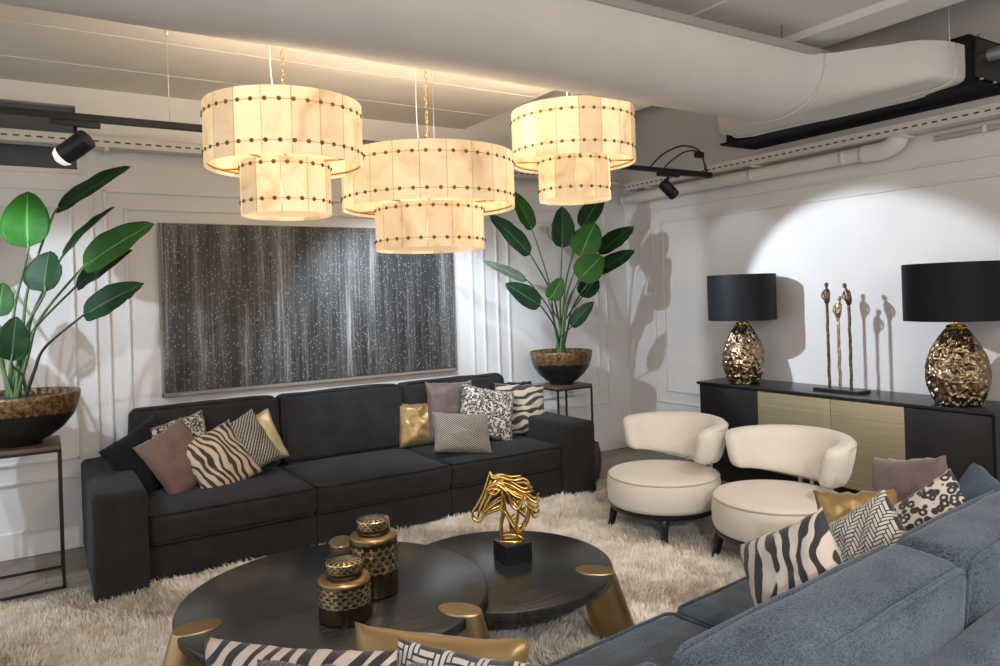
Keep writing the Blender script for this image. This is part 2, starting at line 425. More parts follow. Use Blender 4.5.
# back wall with a transom window opening at its left
wx0, wx1, wz0, wz1 = -1.3, .245, 2.48, 2.93
struct('wall_back', merge(box(XL, XR+.1, YB, YB+.1, 0, wz0), box(wx1, XR+.1, YB, YB+.1, wz0, ZH), box(XL, wx0, YB, YB+.1, wz0, ZH), box(wx0, wx1, YB, YB+.1, wz1, ZH)), M['wall'])
struct('wall_right', box(XR, XR+.1, YF, YB, 0, ZH), M['wall'])
w = struct('window_1', merge(box(wx0, wx1, YB-.012, YB+.06, wz0-.03, wz0), box(wx1, wx1+.03, YB-.012, YB+.06, wz0-.03, wz1), box(wx0-.03, wx0, YB-.012, YB+.06, wz0-.03, wz1), box(wx0, wx1, YB-.012, YB+.06, wz1-.03, wz1)), M['white'])
obj('pane', box(wx0, wx1, YB+.05, YB+.06, wz0, wz1-.03), M['glass_dark'], w, smooth=False)
struct('ceiling', merge(box(XL, XR+.1, YF, YB+.1, ZH, ZH+.1)), M['ceiling_dark'])
struct('trim_1', merge(box(XL, 3.2, 4.43, YB, ZL, ZH), box(XL, 3.2, 3.0, 4.43, ZL+.004, ZH), box(XL, 3.2, 5.03, 5.05, ZL-.004, ZL+.01)), M['ceiling'])     # lowered ceiling over the back of the room
struct('trim_2', merge(box(3.81, 4.076, YF, YB, 3.0, ZH), box(-1.0, 3.81, YF, 2.95, 3.045, ZH), box(3.04, 3.09, YF, 2.95, 3.035, 3.05)), M['wall'])          # boxed beam and the pale ceiling bay
struct('baseboard_back', rb(XL, XR, YB-.02, YB, 0, .165, .006), M['white'])
struct('baseboard_right', rb(XR-.02, XR, YF, YB-.02, 0, .165, .006), M['white'])
def frame_back(x0, x1, z0, z1, w=.022, d=.016):
    y1 = YB; y0 = YB-d
    return merge(rb(x0, x0+w, y0, y1, z0, z1, .006), rb(x1-w, x1, y0, y1, z0, z1, .006), rb(x0, x1, y0, y1, z0, z0+w, .006), rb(x0, x1, y0, y1, z1-w, z1, .006))
def frame_right(ya, yb, z0, z1, w=.022, d=.016):
    x1 = XR; x0 = XR-d
    return merge(rb(x0, x1, ya, ya+w, z0, z1, .006), rb(x0, x1, yb-w, yb, z0, z1, .006), rb(x0, x1, ya, yb, z0, z0+w, .006), rb(x0, x1, ya, yb, z1-w, z1, .006))
k = 3
for (x0, x1) in ((-2.2, .33), (.39, 3.36), (3.48, 4.78)):
    struct('trim_%d' % k, merge(frame_back(x0, x1, .46, 2.36), frame_back(x0+.12, x1-.12, .58, 2.245)), M['wall']); k += 1
for (a, c) in ((1.0, 5.17), (-2.1, .85)):
    struct('trim_%d' % k, merge(frame_right(a, c, .49, 2.35), frame_right(a+.12, c-.13, .60, 2.22)), M['wall']); k += 1

# ------------------------------------------------------------------ ceiling services
# cable trays
def tray_geo(L, axis):
    g = merge(box(0, L, -.004, 0, 0, .07), box(0, L, 0, .12, 0, .004), box(0, L, .116, .12, 0, .07), box(0, L, -.012, -.004, .066, .07), box(0, L, -.012, -.004, 0, .004))
    return g
t = thing('cable_tray', 'long white slotted cable tray running along the back wall', 'cable tray', (XL, 5.40, 2.615))
obj('channel', tray_geo(XR-XL-.2, 'x'), slots('X'), t, smooth=False)
for x in (1.1, 2.6, 3.6, 4.9, 6.2, 7.5):
    obj('bracket', merge(box(x, x+.025, .12, .145, -.02, .09), box(x, x+.025, -.012, .145, -.022, -.002)), M['white'], t, smooth=False)
t = thing('cable_tray', 'white slotted cable tray running along the right wall above the pipe', 'cable tray', (XR-.02, 5.36, 2.545), -PI/2)
g = tray_geo(6.2, 'x'); g = ([Vector((p[0], p[1]-.155, p[2])) for p in g[0]], g[1])
obj('channel', g, slots('X'), t, smooth=False)
for x in (.3, 1.5, 2.7, 3.9):
    obj('bracket', merge(box(x, x+.03, -.16, .0, -.018, -.001)), M['white'], t, smooth=False)
# pipe
t = thing('pipe', 'thick white pipe under the cable tray on the right wall', 'pipe', (XR-.095, 0, 2.475))
obj('run', tube(spline([(0, 5.42, 0), (0, 4.6, 0), (0, 3.5, 0), (0, 2.93, .0)], 4), .05, 20), M['white'], t)
obj('elbow', tube(spline([(0, 2.96, 0), (0, 2.82, 0), (0, 2.73, .03), (.0, 2.70, .09), (0, 2.70, .14)], 6), .062, 20), M['white'], t)
for y in (4.75, 3.9, 3.1):
    obj('clamp', tube([(0, y-.02, 0), (0, y, 0), (0, y+.02, 0)], .0525, 20), M['white'], t)
obj('cap', tube([(0, 5.42, 0), (0, 5.435, 0), (0, 5.445, 0)], .054, 20), M['white'], t)
t = thing('conduit', 'thin white conduit along the right wall beyond the pipe elbow', 'pipe', (XR-.03, 0, 2.50))
obj('tube', tube([(0, 2.5, 0), (0, 1, 0), (0, -1.5, 0)], .018, 12), M['white'], t)
for y in (2.2, 1.2): obj('clip', rb(-.02, .028, y-.012, y+.012, -.022, .022, .004), M['white'], t)
# textile duct: half round, flat top on rails, ending in a plenum on the black unit
ZT, RD, YC = 2.925, .32, 2.945
def duct_sec(x, w):                                                        # w = 0 half round ... 1 plenum rectangle
    y0, y1 = YC+.02, YC
    pts = []
    n = 40
    ce = (1-w)*YC + w*2.93; hw = (1-w)*RD + w*.81; dp = (1-w)*RD + w*.237; top = ZT + w*.005
    p = 2 + 2.2*w + 6*w*w
    for i in range(n+1):
        a = PI*i/n
        c, s = math.cos(a), math.sin(a)
        pts.append(Vector((x, ce - hw*math.copysign(abs(c)**(2/p), c), top - dp*abs(s)**(2/p))))
    return pts
V = []; Fc = []; rows = []
def sm(t): t = max(0, min(1, t)); return t*t*(3-2*t)
xs = [(-3.2, 0), (-1.5, 0), (0, 0), (1, 0), (2, 0), (3, 0), (3.85, 0)] + [(3.85+.055*i, sm((.055*i)/.57)) for i in range(1, 11)] + [(4.44, 1), (4.53, 1), (4.62, 1)]
for (x, w) in xs: rows.append(duct_sec(x, w))
n = len(rows[0])
for r_ in rows:
    for q in r_:
        wr = max(0.0, min(1.0, (q.x-3.6)/.5))
        d = noise.noise(Vector((q.x*3, q.y*3, q.z*3)))*.006 + wr*.016*noise.noise(Vector((q.x*9+q.y*2, q.y*3.5, q.z*14)))
        V.append(q + Vector((0, 0, d)))
for i in range(len(rows)-1):
    for j in range(n-1): Fc.append((i*n+j, (i+1)*n+j, (i+1)*n+j+1, i*n+j+1))
    Fc.append((i*n+n-1, (i+1)*n+n-1, (i+1)*n, i*n))
t = thing('air_duct', 'long white half-round fabric air duct hanging below the ceiling', 'air duct', (0, 0, 0))
obj('sleeve', (V, Fc), M['duct'], t, angle=50)
obj('rail', merge(box(-3.2, 4.05, YC-RD-.022, YC-RD+.012, ZT-.008, ZT+.034), box(-3.2, 4.05, YC+RD-.012, YC+RD+.022, ZT-.008, ZT+.034)), M['metal_grey'], t, smooth=False)
seam = [q + Vector((-.0, 0, -.003)) for q in duct_sec(3.96, sm(.11/.57))]
obj('seam', tube(seam, .009, 6), M['duct'], t)
seam = [q + Vector((-.0, 0, -.003)) for q in duct_sec(4.51, 1)]
obj('elastic_hem', tube(seam, .008, 6), M['duct'], t)
for x in (-1.2, .6, 3.62):
    obj('hanger_wire', cyl((x, YC-RD-.005, ZT+.03), (x, YC-RD-.005, 3.05), .0025, n=6), M['black_metal'], t)
# the black unit
t = thing('fan_coil_unit', 'black ceiling air unit at the end of the fabric duct', 'air unit', (4.62, 0, 2.705))
obj('casing', merge(rb(0, .40, 2.09, 3.88, 0, .29, .008), rb(-.015, .41, 2.05, 3.93, -.012, .004, .004)), M['matte_black'], t, angle=30)
obj('end_panel', rb(.02, .385, 2.066, 2.09, .03, .26, .004), M['black_metal'], t)
for x, z in ((.04, .02), (.2, .02), (.36, .02), (.04, .275)): obj('bolt', cyl((x, 2.046, z), (x, 2.066, z), .007, n=8), M['metal_grey'], t)
obj('pipe_stub', merge(cyl((.17, 1.76, .18), (.17, 2.09, .18), .038, n=14), cyl((.17, 1.70, .18), (.17, 1.80, .18), .055, n=14)), M['metal_grey'], t, angle=40)
obj('hanger_rod', cyl((-.005, 2.2, .13), (-.005, 2.2, ZH-2.705), .004, n=6), M['white'], t)
# lighting track
TY, TZ = 4.2, 2.50
t = thing('lighting_track', 'black lighting track hanging on wires above the long sofa', 'lighting track', (0, TY, TZ))
obj('rail', rb(-3.0, 4.8, -.018, .018, 0, .036, .003), M['black_metal'], t, angle=30)
obj('end_feed', rb(4.42, 4.79, -.02, .02, -.012, .0, .003), M['black_metal'], t, angle=30)
for x in (-1.3, .62, 2.2, 3.7):
    obj('suspension_wire', cyl((x, 0, .03), (x, 0, (ZL if x < 3.2 else ZH)-TZ), .0018, n=6), M['metal_grey'], t)
    obj('wire_cup', cyl((x, 0, (ZL if x < 3.2 else ZH)-TZ-.03), (x, 0, (ZL if x < 3.2 else ZH)-TZ), .008, n=8), M['metal_grey'], t)
obj('cable', merge(tube(spline([(4.1, 0, .03), (4.25, -.01, .15), (4.5, .02, .24), (4.68, .0, .2), (4.74, 0, .03)], 8), .007, 8), tube(spline([(4.25, 0, .03), (4.35, .02, .1), (4.55, .03, .2), (4.7, .02, .19), (4.76, 0, .03)], 8), .006, 8), rb(4.62, 4.71, -.02, .02, .15, .2, .01)), M['rubber'], t)
def spot(x, y, z, aim, label, L=.15, r=.047, power=0, angle=40, blend=.25, color=(1, .95, .88), size=.02, cup=False):
    t = thing('spotlight', label, 'spotlight', (x, y, z), 0, None)
    d = (Vector(aim)-Vector((x, y, z-.13))).normalized(); c = Vector((0, 0, -.13))
    obj('adapter', rb(-.11, .11, -.02, .02, -.03, 0, .003), M['black_metal'], t, angle=30)
    obj('bracket', cyl((0, 0, -.03), c, .008, n=8), M['black_metal'], t)
    a0, a1 = c-d*(L*.5), c+d*(L*.5)
    prof = tube([a0, a0+d*.004, a0+d*.008, c, a1-d*.004, a1], [r*.86, r*.97, r, r, r, r*.97], 24)
    obj('can', prof, M['black_metal'], t, angle=40)
    if cup: obj('lens', tube([a1-d*.002, a1+d*.01, a1+d*.03, a1+d*.045], [r*.95, r*1.0, r*.8, r*.3], 24), M['lens'], t)
    else: obj('lens', tube([a1-d*.002, a1+d*.002, a1+d*.003], [r*.85, r*.85, r*.8], 24), M['lens'], t)
    if power:
        l = bpy.data.lights.new('spot_beam', 'SPOT'); l.energy = power; l.color = color; l.spot_size = math.radians(angle); l.spot_blend = blend; l.shadow_soft_size = size
        lo = link('spot_beam', l, t, c+d*(L*.5+.06)); lo.rotation_euler = d.to_track_quat('-Z', 'Y').to_euler()
    return t
COOL = (.80, .89, 1.0)
WASH = (.72, .86, 1.0)
spot(.185, TY, TZ, (-1.25, 5.2, 1.25), 'black spotlight with a glowing white lens on the track above the left plant', cup=True, power=45, angle=70, blend=.5, color=WASH, size=.03, r=.052)
spot(-.95, TY, TZ, (.25, 5.5, .95), 'black spotlight at the far left of the track, beyond the left plant', power=95, angle=72, blend=.5, color=WASH)
spot(4.30, TY, TZ, (5.05, 4.1, 1.72), 'black spotlight near the end of the track aimed at the right wall', power=4, angle=80, blend=.5, color=WASH)
spot(2.70, TY, TZ, (5.05, 3.10, 1.18), 'black spotlight on the track hidden behind the chandelier nearest the right wall', power=240, angle=49, blend=.28, color=COOL)
spot(1.15, TY, TZ, (4.5, 5.1, 1.15), 'black spotlight on the track hidden behind the left chandelier', power=170, angle=54, blend=.85, color=COOL)
spot(2.12, TY, TZ, (2.55, 5.55, .95), 'black spotlight on the track hidden behind the middle chandelier', power=120, angle=92, blend=.6, color=WASH)
spot(3.25, TY, TZ, (3.10, 5.55, 1.05), 'black spotlight on the track between the far right plant and the chandeliers', power=25, angle=80, blend=.6, color=WASH)

# ------------------------------------------------------------------ chandeliers
def drum(parent, R, z0, z1, n, part):
    for i in range(n):
        a0 = 2*PI*i/n + .012; a1 = 2*PI*(i+1)/n - .012; th = .008
        a0 = 2*PI*i/n + .0007/R; a1 = 2*PI*(i+1)/n - .0007/R
        v = []; f = []
        e_ = .0019/R/(a1-a0); T_ = (0, e_, .35, .65, 1-e_, 1); kk = 5
        for rr in (R, R-th):
            for zz in (z0, z1):
                for j in range(kk+1):
                    a = a0+(a1-a0)*T_[j]; v.append(Vector((rr*math.cos(a), rr*math.sin(a), zz)))
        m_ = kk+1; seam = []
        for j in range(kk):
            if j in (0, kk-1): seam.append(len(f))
            f.append((j, j+1, m_+j+1, m_+j)); f.append((2*m_+j+1, 2*m_+j, 3*m_+j, 3*m_+j+1))
            f.append((j+1, j, 2*m_+j, 2*m_+j+1)); f.append((m_+j, m_+j+1, 3*m_+j+1, 3*m_+j))
        f.append((0, m_, 3*m_, 2*m_)); f.append((m_-1, 3*m_-1, 4*m_-1, 2*m_-1))
        o = obj(part, (v, f), M['alabaster'], parent, smooth=True, angle=30); o.data.materials.append(M['joint_shade'])
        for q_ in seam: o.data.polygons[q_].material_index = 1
_so = obj('stud', lathe([(.0105, 0), (.0105, .002), (.0075, .005), (.003, .006)], 10), M['stud']); STUD = _so.data
bpy.data.objects.remove(_so)
def ring(parent, R, z, ns):
    pts = [(R*math.cos(2*PI*i/64), R*math.sin(2*PI*i/64), z) for i in range(64)]
    b_ = obj('ring_band', tube([(p[0], p[1], p[2]) for p in pts], .0016, 6, True), M['gold'], parent)
    for i in range(ns):
        a = 2*PI*(i+.5)/ns
        o = link('stud', STUD, b_); o.matrix_basis = Matrix.Translation(((R+.001)*math.cos(a), (R+.001)*math.sin(a), z)) @ Matrix.Rotation(a, 4, 'Z') @ Matrix.Rotation(PI/2, 4, 'Y')
def chain(p0, p1, link_l=.032, r=.0022, w=.008):
    L = (Vector(p1)-Vector(p0)).length; n = int(L/(link_l*.8)); gs = []
    for i in range(n):
        z = p0[2]+(p1[2]-p0[2])*(i+.5)/n; pts = []
        for k2 in range(12):
            a = 2*PI*k2/12
            x, zz = w*math.cos(a), link_l*.5*math.sin(a)
            pts.append((p0[0]+(x if i % 2 else 0), p0[1]+(0 if i % 2 else x), z+zz))
        gs.append(tube(pts, r, 5, True))
    return merge(*gs)
def chandelier(label, c, R1, R2, z0, z1, z2, z3, rz, nb, watts, ztop, kelv=(1, .79, .56), np1=18, np2=11, ns1=38, ns2=22):
    """tiers: lower z0..z1 (radius R2), upper z2..z3 (radius R1)"""
    t = thing('chandelier', label, 'chandelier', (c[0], c[1], z0), random.random(), None)
    h = lambda z: z-z0
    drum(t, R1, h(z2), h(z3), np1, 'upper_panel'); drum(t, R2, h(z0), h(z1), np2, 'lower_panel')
    m = .032
    for z in rz[:2]: ring(t, R1+.001, h(z), ns1)
    for z in rz[2:]: ring(t, R2+.001, h(z), ns2)
    fr = [tube([(R2*.97*math.cos(a), R2*.97*math.sin(a), h(z2)+.02), ((R1-.012)*math.cos(a), (R1-.012)*math.sin(a), h(z2)+.02)], .006, 6) for a in [2*PI*i/4+.4 for i in range(4)]]
    fr += [tube([(0, 0, h(z3)-.03), ((R1-.012)*math.cos(a), (R1-.012)*math.sin(a), h(z3)-.03)], .005, 6) for a in [2*PI*i/4+.4 for i in range(4)]]
    fr.append(tube([((R1-.014)*math.cos(2*PI*i/48), (R1-.014)*math.sin(2*PI*i/48), h(z2)+.02) for i in range(48)], .006, 6, True))
    fr.append(cyl((0, 0, h(z0)+.05), (0, 0, h(z3)), .009, n=10))
    obj('frame', merge(*fr), M['gold'], t)
    obj('bottom_diffuser', lathe([(R2-.012, h(z0)+.014), (R2-.010, h(z0)+.017), (R2-.012, h(z0)+.022)], 64), M['alabaster'], t, angle=30)
    obj('chain', chain((0, 0, h(z3)), (0, 0, h(ztop)-.03)), M['gold'], t)
    obj('power_cord', tube(spline([(-.0, .012, h(z3)), (-.05, .02, h(z3)+.12), (-.05, .02, h(ztop)-.1), (-.0, .01, h(ztop)-.02)], 6), .0025, 6), M['white'], t)
    obj('ceiling_cup', lathe([(.055, h(ztop)-.03), (.06, h(ztop)-.02), (.06, h(ztop)-.004), (.05, h(ztop)-.002)], 24), M['gold'], t, angle=40)
    for i in range(nb):
        a = 2*PI*i/nb+.3; p = (R1*.55*math.cos(a), R1*.55*math.sin(a), h(z3)-.10)
        b_ = obj('bulb', mv(lathe([(.006, -.06), (.012, -.05), (.012, -.02), (.02, .0), (.022, .02), (.014, .04), (.003, .048)], 12), *p), M['bulb'], t)
        l = bpy.data.lights.new('bulb_light', 'SPOT'); l.energy = watts*1.7; l.color = kelv; l.shadow_soft_size = .03; l.spot_size = math.radians(168); l.spot_blend = .15
        link('bulb_light', l, t, (p[0], p[1], p[2]+.075)).rotation_euler = (PI, 0, 0)
    l = bpy.data.lights.new('bulb_light', 'POINT'); l.energy = watts*2; l.color = kelv; l.shadow_soft_size = .04
    link('bulb_light', l, t, (.03, 0, h((z0+z1)/2)))
    return t
M['bulb'], nt, b = nm('warm_bulb'); b.inputs['Emission Color'].default_value = (1, .75, .45, 1); b.inputs['Emission Strength'].default_value = 12
W = 3.6
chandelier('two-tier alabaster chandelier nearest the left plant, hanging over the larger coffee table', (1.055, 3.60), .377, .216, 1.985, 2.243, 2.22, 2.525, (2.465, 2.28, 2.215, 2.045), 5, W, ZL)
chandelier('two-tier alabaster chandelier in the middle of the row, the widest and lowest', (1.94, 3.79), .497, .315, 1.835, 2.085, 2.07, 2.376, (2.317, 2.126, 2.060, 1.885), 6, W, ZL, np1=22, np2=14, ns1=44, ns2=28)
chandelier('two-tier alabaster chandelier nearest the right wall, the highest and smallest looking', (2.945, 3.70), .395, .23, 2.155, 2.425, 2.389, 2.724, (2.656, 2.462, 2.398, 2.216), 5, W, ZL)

# ------------------------------------------------------------------ painting
t = thing('painting', 'wide dark abstract painting of pale vertical streaks on the back wall', 'painting', (1.875, YB, .93))
px0, px1, pz = -1.16, 1.165, 1.21
obj('canvas', rb(px0+.012, px1-.012, -.05, -.02, .03, pz-.004, .004), M['canvas'], t, angle=30)
obj('frame', merge(rb(px0, px1, -.042, -.001, 0, .03, .003), rb(px0, px0+.012, -.042, -.001, 0, pz, .003), rb(px1-.012, px1, -.042, -.001, 0, pz, .003), rb(px0, px1, -.042, -.001, pz-.006, pz, .002)), M['taupe'], t, angle=30)

# ------------------------------------------------------------------ sofas
def make_sofa(label, fab, loc, rz, back_h=.90, L=3.385, arm0=0, arm_h=.58):
    """local: x along the length (0..3.41), front at y=0, back at y=1.04"""
    t = thing('sofa', label, 'sofa', loc, rz)
    D, aw = 1.175, .265; cw = (L-2*aw)/3
    for i in range(3):
        x0 = aw+cw*i
        obj('base_panel', rb(x0+.002, x0+cw-.002, .10, D-.02, .035, .235, .012, m=3), fab, t)
    obj('back_frame', rb(aw-.02, L-aw+.02, D-.13, D, .05, .70, .045, m=6, wob=.004), fab, t)
    for s, x0 in ((0, 0), (1, L-aw)):
        a = obj('arm', rb(x0, x0+aw, arm0, D-.0, .012, arm_h, .035, m=6, wob=.004, seed=s), fab, t)
        for (xx, yy) in ((x0+.04, arm0+.05), (x0+aw-.04, arm0+.05), (x0+.04, D-.09), (x0+aw-.04, D-.09)):
            obj('foot', box(xx-.025, xx+.025, yy-.025, yy+.025, 0, .04), M['sofa_dark'], t, smooth=False)
    for i in range(3):
        x0 = aw+cw*i; cxm = x0+cw/2
        g = mv(rbox(cw-.008, .86, .165, .035, 4, 9, (.004, .014, .028), .008, i), cxm, .508, .323)
        c = obj('seat_cushion', g, fab, t)
        for zz in (.404, .246):
            pp = rrect_path((cw-.008)/2-.008, .43-.008, .04, 0); 
            obj('piping', tube([Vector((cxm+p.x, .508+p.y, zz)) + noise.noise_vector(Vector((cxm+p.x, p.y, zz))*5)*.004 for p in pp], .006, 6, True), fab, c)
        # back cushion leaning on the frame
        H = back_h-.395
        Mx = Matrix.Translation((cxm, .932, .395+H/2)) @ Matrix.Rotation(math.radians(-6), 4, 'X')
        g = xf(rbox(cw-.012, .20, H, .05, 4, 9, (.006, .035, .006), .009, i+5), Mx)
        c = obj('back_cushion', g, fab, t)
        for s in (-1, 1):
            pp = rrect_path((cw-.012)/2-.012, H/2-.012, .05, 0)
            pts = [Mx @ (Vector((p.x, s*.088, p.y))) for p in pp]
            obj('piping', tube([p + noise.noise_vector(p*5)*.004 for p in pts], .0085, 6, True), fab, c)
    return t
SY = 4.35
make_sofa('long charcoal three-seat sofa along the back wall under the painting', M['sofa'], (.21, SY, 0), 0)
S2Y = 1.955
make_sofa('slate blue sofa seen from behind in the lower right corner', M['sofa2'], (3.105, 2.095, 0), PI+.092, .85, 3.41, .13, .53)

# ------------------------------------------------------------------ pillows
def pillow_geo(w, h, th, n=26, seed=0, pinch=.06, wrinkle=.010):
    V, Fc, UV = [], [], []
    idx = {}
    for s in (1, -1):
        for i in range(n+1):
            for j in range(n+1):
                u, v = -1+2*i/n, -1+2*j/n
                edge = abs(u) == 1 or abs(v) == 1
                if edge and s == -1: idx[(s, i, j)] = idx[(1, i, j)]; continue
                ex = 1 - pinch*(1-v*v)*abs(u)**3; ez = 1 - pinch*(1-u*u)*abs(v)**3
                prof = max(0, (1-u**2)*(1-v**2))**.46
                y = s*th/2*prof
                p = Vector((u*w/2*ex, 0, v*h/2*ez))
                nz = noise.noise(Vector((u*2.2+seed*5.7, v*2.2, s*2+seed)))
                n2 = noise.noise(Vector((u*5+seed*1.7, v*5, s*3+seed*2.2)))
                y += (nz*wrinkle*1.6+n2*wrinkle*.7)*(prof if not edge else 0)
                p.x += nz*wrinkle*.8*(1 if edge else .5); p.z += n2*wrinkle*.8*(1 if edge else .5)
                p.y = -y
                idx[(s, i, j)] = len(V); V.append(p); UV.append((i/n, j/n))
    for s in (1, -1):
        for i in range(n):
            for j in range(n):
                q = (idx[(s, i, j)], idx[(s, i+1, j)], idx[(s, i+1, j+1)], idx[(s, i, j+1)])
                Fc.append(q if s > 0 else q[::-1])
    return V, Fc, UV
def key_val(i, j):
    """interlocking fret of short bars, per fine cell"""
    L = 3
    def bid(a, c):
        k = (a-c) % (2*L)
        return ('h', c, (a-c)//(2*L)) if k < L else ('v', a, (a-c)//(2*L))
    a, c = i//3, j//3
    me_ = bid(a, c)
    if i % 3 == 2 and bid(a+1, c) != me_: return 0
    if j % 3 == 2 and bid(a, c+1) != me_: return 0
    if me_[0] == 'v' and i % 3 == 0 and False: return 0
    return 1
PN = [0]
def pillow(label, m, c, w, h, th, yaw, tilt, roll=0, group=None, n=26, wrinkle=.010, pinch=.06):
    """yaw: direction the front looks to (degrees, 0 = -y, 90 = +x); tilt leans the top back; roll turns it in its own plane"""
    PN[0] += 1
    V, Fc, UV = pillow_geo(w, h, th, n, PN[0], pinch, wrinkle)
    R = Matrix.Rotation(math.radians(yaw), 3, 'Z') @ Matrix.Rotation(-math.radians(tilt), 3, 'X') @ Matrix.Rotation(math.radians(roll), 3, 'Y')
    V = [R @ p for p in V]
    o = obj('pillow', (V, Fc), m, None, Vector(c))
    me = o.data; uvl = me.uv_layers.new(name='UVMap')
    for lp in me.loops: uvl.data[lp.index].uv = UV[lp.vertex_index]
    if m is M['key']:
        at_ = me.attributes.new('key_pattern', 'FLOAT', 'FACE')
        at_.data.foreach_set('value', [float(key_val(k_ // n % n, k_ % n)) for k_ in range(len(me.polygons))])
    return tag(o, label, 'pillow', group)
G1, G2 = 'throw pillows on the charcoal sofa', 'throw pillows on the slate blue sofa'
def rest(label, m, px, w, h, th, yaw, tilt, roll, group, seat=.405, top=None, **k):
    """a pillow standing on the seat: its centre on the line of sight px, its lowest corner at seat height"""
    o = pillow(label, m, (0, 0, 0), w, h, th, yaw, tilt, roll, group, **k)
    lo = min(v.co.z for v in o.data.vertices)
    o.location = at_z(px[0], px[1], seat-lo)
    return o
# left heap on the charcoal sofa
def lean(label, m, px, y, w, h, th, yaw, tilt, roll, group, **k):
    """a pillow leaning on others or on the back: its centre on the line of sight px, y metres into the room"""
    return pillow(label, m, at_y(px[0], px[1], y), w, h, th, yaw, tilt, roll, group, **k)
lean('plain black pillow at the left arm of the charcoal sofa', M['pillow_black'], (146, 459), 5.04, .42, .41, .15, 24, 20, -24, G1)
lean('small leopard print pillow peeping out behind the rose brown one', M['leopard_small'], (180, 448), 5.08, .40, .38, .13, 8, 14, -10, G1)
lean('rose brown dotted pillow at the left end of the charcoal sofa', M['brown_dot'], (178, 459), 4.93, .36, .42, .14, 16, 26, -24, G1)
lean('pale gold pillow at the right of the left heap on the charcoal sofa', M['satin_pale'], (254, 443), 5.06, .36, .36, .13, -4, 20, -18, G1)
lean('ivory and black woven pillow between the tan zebra pillow and the pale gold one', M['weave'], (243, 447), 4.98, .37, .38, .13, -2, 22, -26, G1)
lean('tan and black zebra print pillow in the left heap on the charcoal sofa', M['zebra_tan'], (219, 460), 4.90, .385, .415, .14, 4, 28, -22, G1)
# right heap
lean('plain black pillow at the right arm of the charcoal sofa, behind the sand zebra pillow', M['pillow_black'], (512, 405), 5.14, .42, .40, .12, -4, 10, 3, G1)
lean('rose brown satin pillow behind the leopard print one on the charcoal sofa', M['rose'], (451, 411), 5.08, .42, .47, .13, 0, 12, 3, G1)
rest('gold satin pillow at the left of the right heap on the charcoal sofa', M['satin_gold'], (421, 424), .38, .35, .15, -8, 18, 2, G1, wrinkle=.014)
rest('sand and black zebra print pillow beside the right arm of the charcoal sofa', M['zebra_tan_wide'], (521, 409), .43, .43, .15, -16, 18, 4, G1)
rest('fine leopard print pillow in front of the sand zebra pillow', M['leopard_small'], (487, 413), .45, .42, .14, -10, 24, 14, G1)
rest('small ivory and black woven pillow at the front of the right heap', M['weave_fine'], (462, 433), .44, .32, .13, -8, 34, 9, G1)
# slate sofa, right heap (seen from behind, over the back cushions)
rest('gold satin pillow at the back of the heap on the slate sofa', M['satin_gold'], (862, 538), .30, .36, .15, -40, 10, -4, G2, wrinkle=.016)
rest('mauve brown jacquard pillow standing highest in the heap on the slate sofa', M['brown_sheen'], (911, 508), .36, .41, .16, -104, 10, -12, G2)
rest('plain slate blue pillow at the right edge of the picture', M['pillow_blue'], (988, 540), .38, .38, .15, -60, 0, 38, G2)
rest('black and white leopard print pillow next to the plain slate blue one', M['leopard_large'], (931, 543), .40, .35, .14, -85, 20, -42, G2)
rest('black and white fretwork pillow between the zebra and leopard ones on the slate sofa', M['key'], (869, 560), .34, .34, .15, -95, 14, -40, G2, n=90)
rest('large white and slate zebra print pillow at the front of the slate sofa heap', M['zebra_white'], (798, 588), .36, .37, .15, -95, 12, -32, G2)
# slate sofa, near left heap along the bottom edge of the picture
def rest_top(label, m, p0, p1, z, h, th, tilt, group, **k):
    """a pillow whose top edge runs from p0 to p1 at height z"""
    a, c = at_z(*p0, z), at_z(*p1, z); e = c-a
    yaw = math.degrees(math.atan2(e.y, e.x)); w = e.length*1.02
    o = pillow(label, m, (0, 0, 0), w, h, th, yaw, tilt, 0, group, **k)
    R = Matrix.Rotation(math.radians(yaw), 3, 'Z') @ Matrix.Rotation(-math.radians(tilt), 3, 'X')
    o.location = (a+c)/2 - R @ Vector((0, 0, h/2)); return o
rest_top('rose brown jacquard pillow at the bottom edge in front of the ivory zebra pillow', M['brown_sheen'], (258, 658), (430, 662), .84, .43, .13, 10, G2)
rest_top('ivory and black zebra print pillow at the bottom edge of the picture', M['zebra_row'], (206, 636), (396, 650), .80, .40, .14, 8, G2)
rest_top('black and white fretwork pillow at the bottom edge of the picture', M['key'], (398, 638), (572, 668), .80, .40, .14, 8, G2, n=90)
rest_top('gold satin pillow lying beyond the fretwork pillow at the bottom edge', M['satin_gold'], (356, 622), (528, 640), .72, .32, .13, 6, G2)

